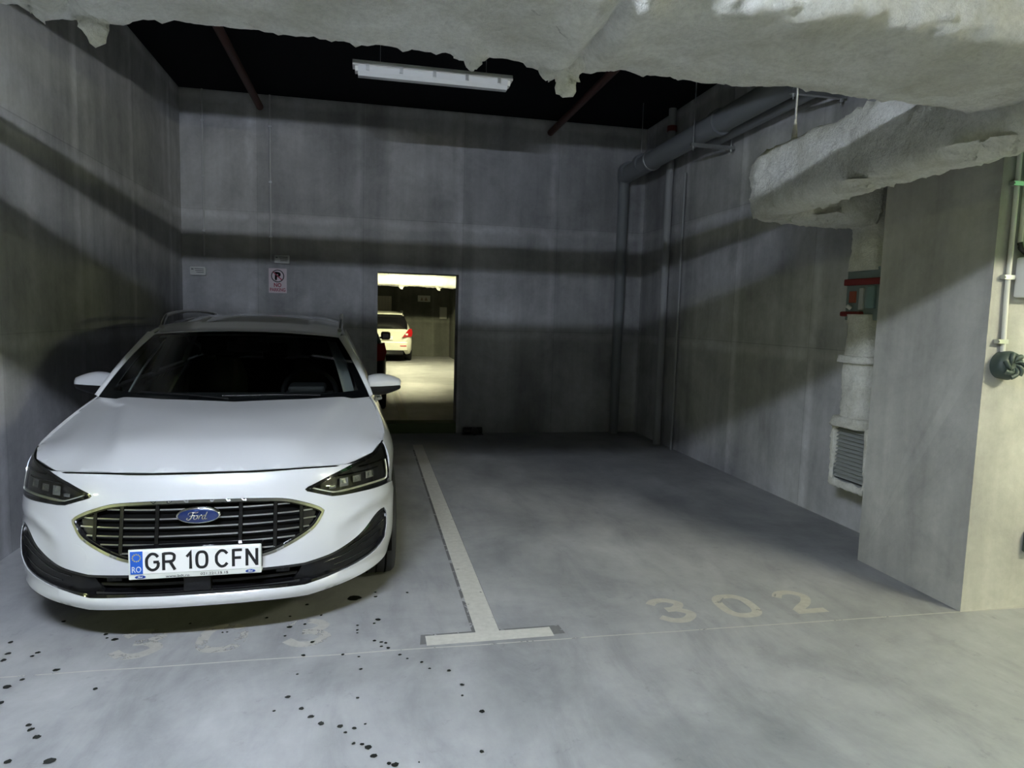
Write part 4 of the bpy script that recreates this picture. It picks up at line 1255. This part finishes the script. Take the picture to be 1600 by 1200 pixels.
QUAR = [(3.126, .32), (3.176, .48), (3.286, .62), (3.426, .80), (3.506, 1.02), (4.32, 1.04), (4.42, .95), (4.44, .75), (4.36, .60), (4.30, .40), (4.22, .25), (3.91, .25)] + arc(3.57, .32, .352, -10, 190, 18) + [(3.19, .25)]
SILL = [(1.28, .20), (1.335, .315), (3.12, .315), (3.19, .25), (3.18, .20)]
GREEN = [(1.30, .985), (1.52, 1.165), (1.76, 1.345), (2.0, 1.386), (2.5, 1.412), (3.0, 1.416), (3.6, 1.402), (4.2, 1.36), (4.40, 1.30), (4.47, 1.04), (3.5, 1.015), (2.44, .995), (1.41, .97)]
WIN1 = [(1.56, 1.02), (1.66, 1.12), (1.86, 1.27), (1.98, 1.325), (2.42, 1.365), (2.44, 1.03)]
WIN2 = [(2.52, 1.035), (2.50, 1.367), (3.25, 1.362), (3.34, 1.20), (3.38, 1.05)]
WIN3 = [(3.46, 1.055), (3.42, 1.2), (3.34, 1.355), (3.80, 1.325), (4.02, 1.25), (4.14, 1.10), (4.10, 1.075)]
for s in (-1, 1):
    mi = s < 0
    panel('front_wing', FEN, smap, M_PAINT, CAR, step=.035, thick=.02, mirror=mi)
    for nm, dl, hx in (('front_door', DOOR1, 2.25), ('rear_door', DOOR2, 3.22)):
        d = panel(nm, dl, smap, M_PAINT, CAR, step=.05, thick=.02, mirror=mi)
        c = smap(hx, .86)
        MB().tube([(s * (c[0] + .002), hx - .10, .86), (s * (c[0] + .03), hx - .07, .862), (s * (c[0] + .03), hx + .07, .864), (s * (c[0] + .002), hx + .10, .864)], 0.011, 8).build('door_handle', M_PAINT, d)
    panel('quarter_panel', QUAR, smap, M_PAINT, CAR, step=.05, thick=.02, mirror=mi)
    panel('sill', SILL, smap, M_SATINB, CAR, step=.06, thick=.02, mirror=mi)
    panel('window_frame', GREEN, gmap, M_PAINT, CAR, holes=[WIN1, WIN2, WIN3], step=.05, thick=.02, mirror=mi)
    panel('side_window', WIN1, lambda a, b: gmap(a, b, .006), M_GLASS, CAR, step=.08, thick=0, mirror=mi)
    panel('side_window', WIN2, lambda a, b: gmap(a, b, .006), M_PRIV, CAR, step=.08, thick=0, mirror=mi)
    panel('side_window', WIN3, lambda a, b: gmap(a, b, .006), M_PRIV, CAR, step=.08, thick=0, mirror=mi)
    # bright waist trim
    pts = [(s * (gmap(q, z)[0] + .004), q, z) for q, z in [(1.56, 1.012), (2.44, 1.022), (3.38, 1.042), (4.10, 1.066)]]
    MB().tube(pts, .006, 6).build('waist_trim', M_CHROME, CAR)
    # screen pillar: ruled strip between glass edge and side frame
    A = []
    for k in range(13):
        v = k / 12
        a = np.array(wmap(s * 1.0, v))
        q = 1.30 + (1.76 - 1.30) * v; z = float(np.interp(q, [1.30, 1.52, 1.76], [.985, 1.165, 1.345]))
        b = np.array(gmap(q, z)) * np.array((s, 1, 1))
        mdl = (a + b) / 2 + np.array((s * .012, -.010, .012))
        A.append([a, (a + mdl) / 2 + np.array((s * .003, -.004, .004)), mdl, (b + mdl) / 2 + np.array((s * .004, -.001, .003)), b])
    grid_mesh('screen_pillar', A, M_PAINT, CAR)
    # cabin side of the pillar
    A = []
    for k in range(9):
        v = .03 + .94 * k / 8
        a = np.array(wmap(s * (.86 - .05 * (1 - v)), v, -.03)); b = a + np.array((s * .07, .22, -.02))
        A.append([a, (a + b) / 2 + np.array((s * -.012, 0, 0)), b])
    grid_mesh('pillar_trim', A, M_TRIM, CAR)
    # mirrors
    mr = empty('door_mirror', parent=CAR)
    def mshape(lo, hi, y0, y1, k=0.0):
        rows = []
        for i in range(13):
            t = i / 12                                      # along x outward
            x = .775 + .215 * t
            hgt = .088 * (math.sin(math.pi * min(1, .20 + .66 * t)) ** .6) * (1 - .30 * t)
            dep = .085 * (1 - .35 * t * t)
            zc = 1.030 + .004 * t
            row = []
            for j in range(15):
                a = math.pi * (lo + (hi - lo) * j / 14)
                row.append((s * x, 1.50 + .05 * t + dep * .5 - math.cos(a) * dep * .75, zc + math.sin(a) * hgt * (1.0 if math.sin(a) > 0 else .9)))
            rows.append(row)
        c0 = np.mean(rows[0], axis=0); c1 = np.mean(rows[-1], axis=0) + np.array((s * .008, 0, 0))
        return [[c0] * 15] + rows + [[c1] * 15]
    grid_mesh('cap', mshape(-.02, 1.0, 0, 0), M_PAINT, mr)
    grid_mesh('lower_shell', mshape(-1.0, -.02, 0, 0), M_SATINB, mr)
    MB().tube([(s * .74, 1.56, .985), (s * .80, 1.56, .985), (s * .85, 1.56, 1.0)], [.03, .024, .02], 10).build('arm', M_GLOSSB, mr)
    # wheels
    for yc in (.87, 3.57):
        wh = empty('wheel', (s * .80, yc, .318), parent=CAR)
        MB().lathe([(s * q, r) for q, r in ((-.105, .215), (-.11, .245), (-.108, .295), (-.085, .314), (-.05, .318), (.05, .318), (.085, .314), (.104, .295), (.108, .250), (.098, .218))], 56, 'x').build('tyre', M_TYRE, wh)
        for g_ in (-.05, 0, .05):
            MB().lathe([(g_ - .005, .3185), (g_ - .004, .3196), (g_ + .004, .3196), (g_ + .005, .3185)], 56, 'x').build('tread_groove', M_LINER, wh)
        MB().lathe([(s * q, r) for q, r in ((.098, .220), (.085, .205), (.02, .195), (-.09, .20))], 48, 'x').build('rim', M_ALLOY, wh)
        MB().lathe([(s * .03, .19), (s * .03, .02)], 32, 'x').build('brake_disc', plain('brake', (0.1, 0.1, 0.1), 0.5, 0.6), wh)
        for k in range(5):
            a0 = 2 * math.pi * k / 5
            sp_ = MB()
            vs = []
            for xx in (.085, .055):
                for rr, hw in ((.03, .030), (.205, .024)):
                    for w in (-1, 1):
                        vs.append((s * (xx - (.012 if rr > .1 else 0)), rr * math.cos(a0) - w * hw * math.sin(a0), rr * math.sin(a0) + w * hw * math.cos(a0)))
            sp_.raw(vs, [(0, 1, 3, 2), (4, 6, 7, 5), (0, 2, 6, 4), (1, 5, 7, 3), (2, 3, 7, 6), (0, 4, 5, 1)])
            sp_.build('spoke', M_ALLOY, wh)
        MB().lathe([(s * .04, .034), (s * .092, .032), (s * .095, .0)], 20, 'x').build('hub_cap', M_ALLOY, wh)
        # arch liner
        A = []
        for k in range(15):
            a = math.radians(-15 + 210 * k / 14)
            A.append([(s * xx, yc + .356 * math.cos(a), .32 + .356 * math.sin(a)) for xx in (.50, .70, smap(yc, .6)[0] - .02)])
        grid_mesh('arch_liner', A, M_LINER, CAR)
        MB().raw([(s * .5, yc + .356 * math.cos(math.radians(-15 + 210 * k / 14)), .32 + .356 * math.sin(math.radians(-15 + 210 * k / 14))) for k in range(15)], [tuple(range(15))]).build('arch_wall', M_LINER, CAR)

# ---- underside, cabin
MB().bbox(-.50, .50, .12, 4.45, .19, .34, .02).build('underbody', M_LINER, CAR)
MB().bbox(-.84, .84, 1.23, 3.2, .19, .36, .02).build('floor_pan', M_LINER, CAR)
MB().bbox(-.80, .80, 3.93, 4.45, .22, .62, .02).build('boot_floor', M_LINER, CAR)
P = []
for d, z in ((1.20, .955), (1.32, .985), (1.50, .985), (1.72, .945), (1.80, .80), (1.80, .40)):
    P.append([(.74 * t, d + .06 * t * t, z - .01 * t * t) for t in np.linspace(-1, 1, 17)])
grid_mesh('dashboard', P, M_DASH, CAR)
MB().bbox(.26, .50, 1.48, 1.74, .98, 1.03, .02).build('instrument_hood', M_DASH, CAR)
st = MB()
st.tube([(.38 + .185 * math.cos(a), 1.92 - .05 * math.sin(a), .93 + .175 * math.sin(a)) for a in (2 * math.pi * k / 28 for k in range(29))], .016, 8, caps=False)
st.tube([(.22, 1.92, .93), (.54, 1.92, .93)], .02, 8)
st.tube([(.38, 1.92, .93), (.38, 1.90, .78)], .02, 8)
st.build('steering_wheel', M_DASH, CAR)
MB().bbox(.32, .44, 1.90, 1.95, .88, .97, .02).build('steering_boss', M_DASH, CAR)
for x in (-.38, .38):
    sx = empty('front_seat', parent=CAR)
    MB().bbox(x - .25, x + .25, 2.05, 2.58, .42, .58, .05).build('cushion', M_SEAT, sx)
    A = []
    for z, y, w in ((.52, 2.50, .24), (.75, 2.60, .25), (1.0, 2.72, .23), (1.12, 2.78, .17)):
        A.append([(x + q * w, y + d, z) for q, d in ((-1, 0), (-.75, -.06), (0, -.02), (.75, -.06), (1, 0), (.8, .10), (-.8, .10))])
    grid_mesh('backrest', A, M_SEAT, sx, closed_u=True)
    MB().bbox(x - .13, x + .13, 2.76, 2.86, 1.14, 1.32, .04).build('headrest', M_SEAT, sx)
MB().bbox(-.62, .62, 3.25, 3.42, .45, 1.08, .05).build('rear_seat', M_SEAT, CAR)
for x in (-.4, 0, .4):
    MB().bbox(x - .11, x + .11, 3.36, 3.44, 1.08, 1.22, .03).build('rear_headrest', M_SEAT, CAR)
MB().bbox(-.13, .13, 1.66, 1.69, 1.235, 1.305, .012).build('cabin_mirror', M_DASH, CAR)
panel('headlining', [(-.97, .02), (.97, .02), (.97, .98), (-.97, .98)], lambda t, v: (rmap(t, v)[0], rmap(t, v)[1], rmap(t, v)[2] - .035), M_TRIM, CAR, step=.1, thick=0)

# ---- tail
def tmap(u, z, inset=0.0):
    sg = 1 if u >= 0 else -1
    a = abs(u)
    x = float(np.interp(a, PLEN, PLAN[:, 0])); y = float(np.interp(a, PLEN, PLAN[:, 1]))
    return (sg * (x - fT(z) * min(1, a / .8)), CARLEN - y * .62 - .25 * fQ(z) - inset, z)
TAILB = [(-.99, .25), (.99, .25), (1.06, .45), (1.04, .62), (.9, .60), (-.9, .60), (-1.04, .62), (-1.06, .45)]
panel('rear_bumper', TAILB[::-1], tmap, M_PAINT, CAR, step=.05, thick=.02)
panel('tailgate', [(-.62, .605), (-.80, .70), (-.80, .99), (.80, .99), (.80, .70), (.62, .605)][::-1], tmap, M_PAINT, CAR, step=.05, thick=.02)
for s in (-1, 1):
    panel('tail_lamp', [(s * .55, .80), (s * 1.02, .78), (s * 1.03, .96), (s * .6, .94)][::-s], lambda u, z: tmap(u, z, -.008), M_TAIL, CAR, step=.05, thick=.02)
def bmap(t, v):
    a = np.array((.74 * t, 4.545 - .10 * t * t, .985)); b = np.array((.56 * t, 4.45, 1.385 - .06 * t * t))
    p = a + (b - a) * v
    return (p[0], p[1] + .03 * math.sin(math.pi * v), p[2])
panel('rear_screen_frame', [(-1, 0), (-1, 1), (1, 1), (1, 0)], bmap, M_PAINT, CAR, holes=[[(-.84, .1), (-.84, .85), (.84, .85), (.84, .1)]], step=.08, thick=.02)
panel('rear_screen', [(-.84, .1), (-.84, .85), (.84, .85), (.84, .1)], lambda t, v: (bmap(t, v)[0], bmap(t, v)[1] - .005, bmap(t, v)[2]), M_PRIV, CAR, step=.1, thick=0)
MB().bbox(-.26, .26, CARLEN - .012, CARLEN + .004, .62, .73, .003).build('rear_plate', M_PLW, CAR)

# ------------------------------------------------------------------ the two cars beyond the doorway
def distant_car(name, loc, rz, label, paint, H=1.50, W=.90, Lc=4.45, plate=True, rails=True):
    """hatchback lofted from stations; local origin under the tail, nose towards +Y"""
    c = empty(name, loc, rz)
    tag(c, label, 'car')
    #        y     sill  belt  roof  w_sill w_mid w_belt w_roof
    ST = [(0.00, .50, .88, .90, .62, .72, .70, .66), (0.06, .34, .95, .98, .74, .82, .79, .66), (0.16, .26, .97, 1.18, .80, .87, .82, .64), (0.32, .24, .97, 1.40, .83, .89, .83, .62),
          (0.50, .23, .965, 1.465, .85, .90, .83, .61), (1.4, .22, .95, 1.50, .87, .90, .83, .62), (2.2, .22, .94, 1.49, .87, .90, .83, .61), (2.75, .22, .94, 1.40, .87, .90, .83, .58),
          (3.35, .22, .95, 1.02, .87, .90, .81, .70), (3.9, .23, .88, .92, .85, .88, .74, .60), (4.25, .26, .76, .80, .75, .80, .66, .50), (4.42, .36, .62, .64, .55, .62, .52, .40)]
    kz = H / 1.50
    rows = []
    for (y, zs, zb, zr, ws_, wm, wb_, wr) in ST:
        y *= Lc / 4.45
        half = [(ws_ * .85, zs - .03), (ws_, zs), (wm, zs + (zb - zs) * .35), (wm * .995, zs + (zb - zs) * .7), (wb_, zb), (wb_ + (wr - wb_) * .5, zb + (zr - zb) * .5), (wr, zr - .03 * (zr > 1.1)), (wr * .6, zr + .012 * (zr > 1.1)), (0, zr + .02 * (zr > 1.1))]
        half = [(x * W / .9, z * kz) for x, z in half]
        ring = half + [(-x, z) for x, z in half[::-1][1:]]
        rows.append([Vector((x, y, z)) for x, z in ring])
    n = len(rows[0])
    def faces_part(nm, sel, mat, off=0.0):
        vs, fs = [], []
        for i in range(len(rows) - 1):
            for j in range(n - 1):
                jj = j if j < 8 else n - 2 - j
                if sel(i, jj):
                    q = [rows[i][j], rows[i][j + 1], rows[i + 1][j + 1], rows[i + 1][j]]
                    nn = (q[1] - q[0]).cross(q[3] - q[0])
                    if nn.length > 1e-9:
                        nn = -nn.normalized()
                        cen = sum(q, Vector()) / 4
                        if nn.dot(cen - Vector((0, cen.y, .8))) < 0: nn = -nn
                    k = len(vs)
                    vs += [(p + nn * off)[:] for p in q]
                    fs.append((k, k + 1, k + 2, k + 3))
        if not fs: return None
        me = bpy.data.meshes.new(nm)
        me.from_pydata(vs, [], fs)
        bm = bmesh.new(); bm.from_mesh(me)
        bmesh.ops.remove_doubles(bm, verts=bm.verts[:], dist=1e-5)
        bmesh.ops.subdivide_edges(bm, edges=bm.edges[:], cuts=1, use_grid_fill=True, smooth=0.6)
        bmesh.ops.recalc_face_normals(bm, faces=bm.faces[:])
        bm.to_mesh(me); bm.free()
        me.polygons.foreach_set('use_smooth', [True] * len(me.polygons))
        return link(nm, me, mat, c)
    isw = lambda i, j: (j in (4, 5) and 3 <= i <= 7)
    isws = lambda i, j: (i == 7 and j >= 6)
    isrw = lambda i, j: (i in (1, 2) and j >= 5)
    faces_part('body', lambda i, j: not (isw(i, j) or isws(i, j) or isrw(i, j)), paint)
    faces_part('side_windows', isw, M_GLOSSB)
    faces_part('windscreen', isws, M_GLOSSB)
    faces_part('rear_window', isrw, M_GLOSSB)
    tailr = [tuple(p) for p in rows[0]]
    MB().raw(tailr, [tuple(range(n))]).build('tail_panel', paint, c)
    MB().raw([tuple(p) for p in rows[-1]], [tuple(range(n))]).build('nose_panel', paint, c)
    MB().bbox(-.74 * W / .9, .74 * W / .9, -.04, .12, .34 * kz, .60 * kz, .03).build('bumper', paint, c)
    MB().bbox(-.60, .60, -.02, .12, .22, .36 * kz, .02).build('diffuser', M_SATINB, c)
    MB().bbox(-.58 * W / .9, .58 * W / .9, .22, .48, 1.415 * kz, 1.455 * kz, .012).build('roof_spoiler', paint, c)
    for s in (-1, 1):
        k = W / .9
        tl = [(.56, .74), (.84, .76), (.87, .88), (.84, 1.0), (.76, .99), (.66, .86)]
        poly = [(s * x * k, z * kz) for x, z in tl]
        m = MB()
        vs = []
        for d in (-.085, .20):
            for x, z in poly:
                yy = d + .10 * max(0, (abs(x) / k - .62)) / .2 * (1 if d < 0 else 0)
                vs.append((x + (s * .02 if abs(x) / k > .78 else 0), yy, z))
        q = len(poly)
        m.raw(vs, [tuple(range(q)), tuple(range(2 * q - 1, q - 1, -1))] + [(i, (i + 1) % q, q + (i + 1) % q, q + i) for i in range(q)])
        tlo = m.build('tail_light', M_TAIL, c)
        MB().bbox(min(s * .66 * k, s * .74 * k), max(s * .66 * k, s * .74 * k), -.09, .05, .80 * kz, .86 * kz, .01).build('reversing_lens', plain('pale_lens', (0.7, 0.6, 0.55), 0.2), tlo)
        MB().bbox(min(s * .50 * k, s * .70 * k), max(s * .50 * k, s * .70 * k), -.05, .0, .46 * kz, .50 * kz, .008).build('rear_reflector', M_TAIL, c)
        if rails:
            MB().tube([(s * .585 * k, .62, 1.46 * kz), (s * .60 * k, .75, 1.52 * kz), (s * .61 * k, 2.2, 1.535 * kz), (s * .60 * k, 2.35, 1.48 * kz)], .02, 8).build('roof_rail', M_SATINC, c)
        mr = empty('door_mirror', parent=c)
        MB().bbox(min(s * .86 * k, s * 1.04 * k), max(s * .86 * k, s * 1.04 * k), 2.92, 3.04, .94 * kz, 1.08 * kz, .035).build('cap', paint, mr)
        MB().tube([(s * .78 * k, 2.99, .96 * kz), (s * .90 * k, 2.98, .98 * kz)], .02, 8).build('arm', M_GLOSSB, mr)
        for yc in (.78, 3.45):
            wh = empty('wheel', (s * (.80 * k), yc, .315), parent=c)
            MB().lathe([(s * a, r) for a, r in ((-.10, .2), (-.105, .28), (-.08, .312), (.08, .312), (.105, .28), (.10, .2))], 32, 'x').build('tyre', M_TYRE, wh)
            MB().lathe([(s * a, r) for a, r in ((.10, .205), (.085, .18), (.09, .05), (.095, .0))], 24, 'x').build('rim', M_ALLOY, wh)
    if plate:
        MB().bbox(-.26, .26, -.05, -.03, .66 * kz, .77 * kz, .004).build('rear_plate', M_PLW, c)
    MB().bbox(-.70, .70, .2, 4.2, .18, .5, .02).build('underbody', M_LINER, c)
    return c
distant_car('hatchback', (0.50, 21.6, 0), 0.0, 'white hatchback seen from behind through the doorway', car_paint('pearl_white', (0.62, 0.62, 0.52)), W=.89, H=1.56)
distant_car('hatchback', (-0.60, 10.1, 0), 0.0, 'dark car mostly hidden behind the left edge of the doorway', car_paint('black_paint', (0.012, 0.012, 0.014)), W=.88, H=1.62)
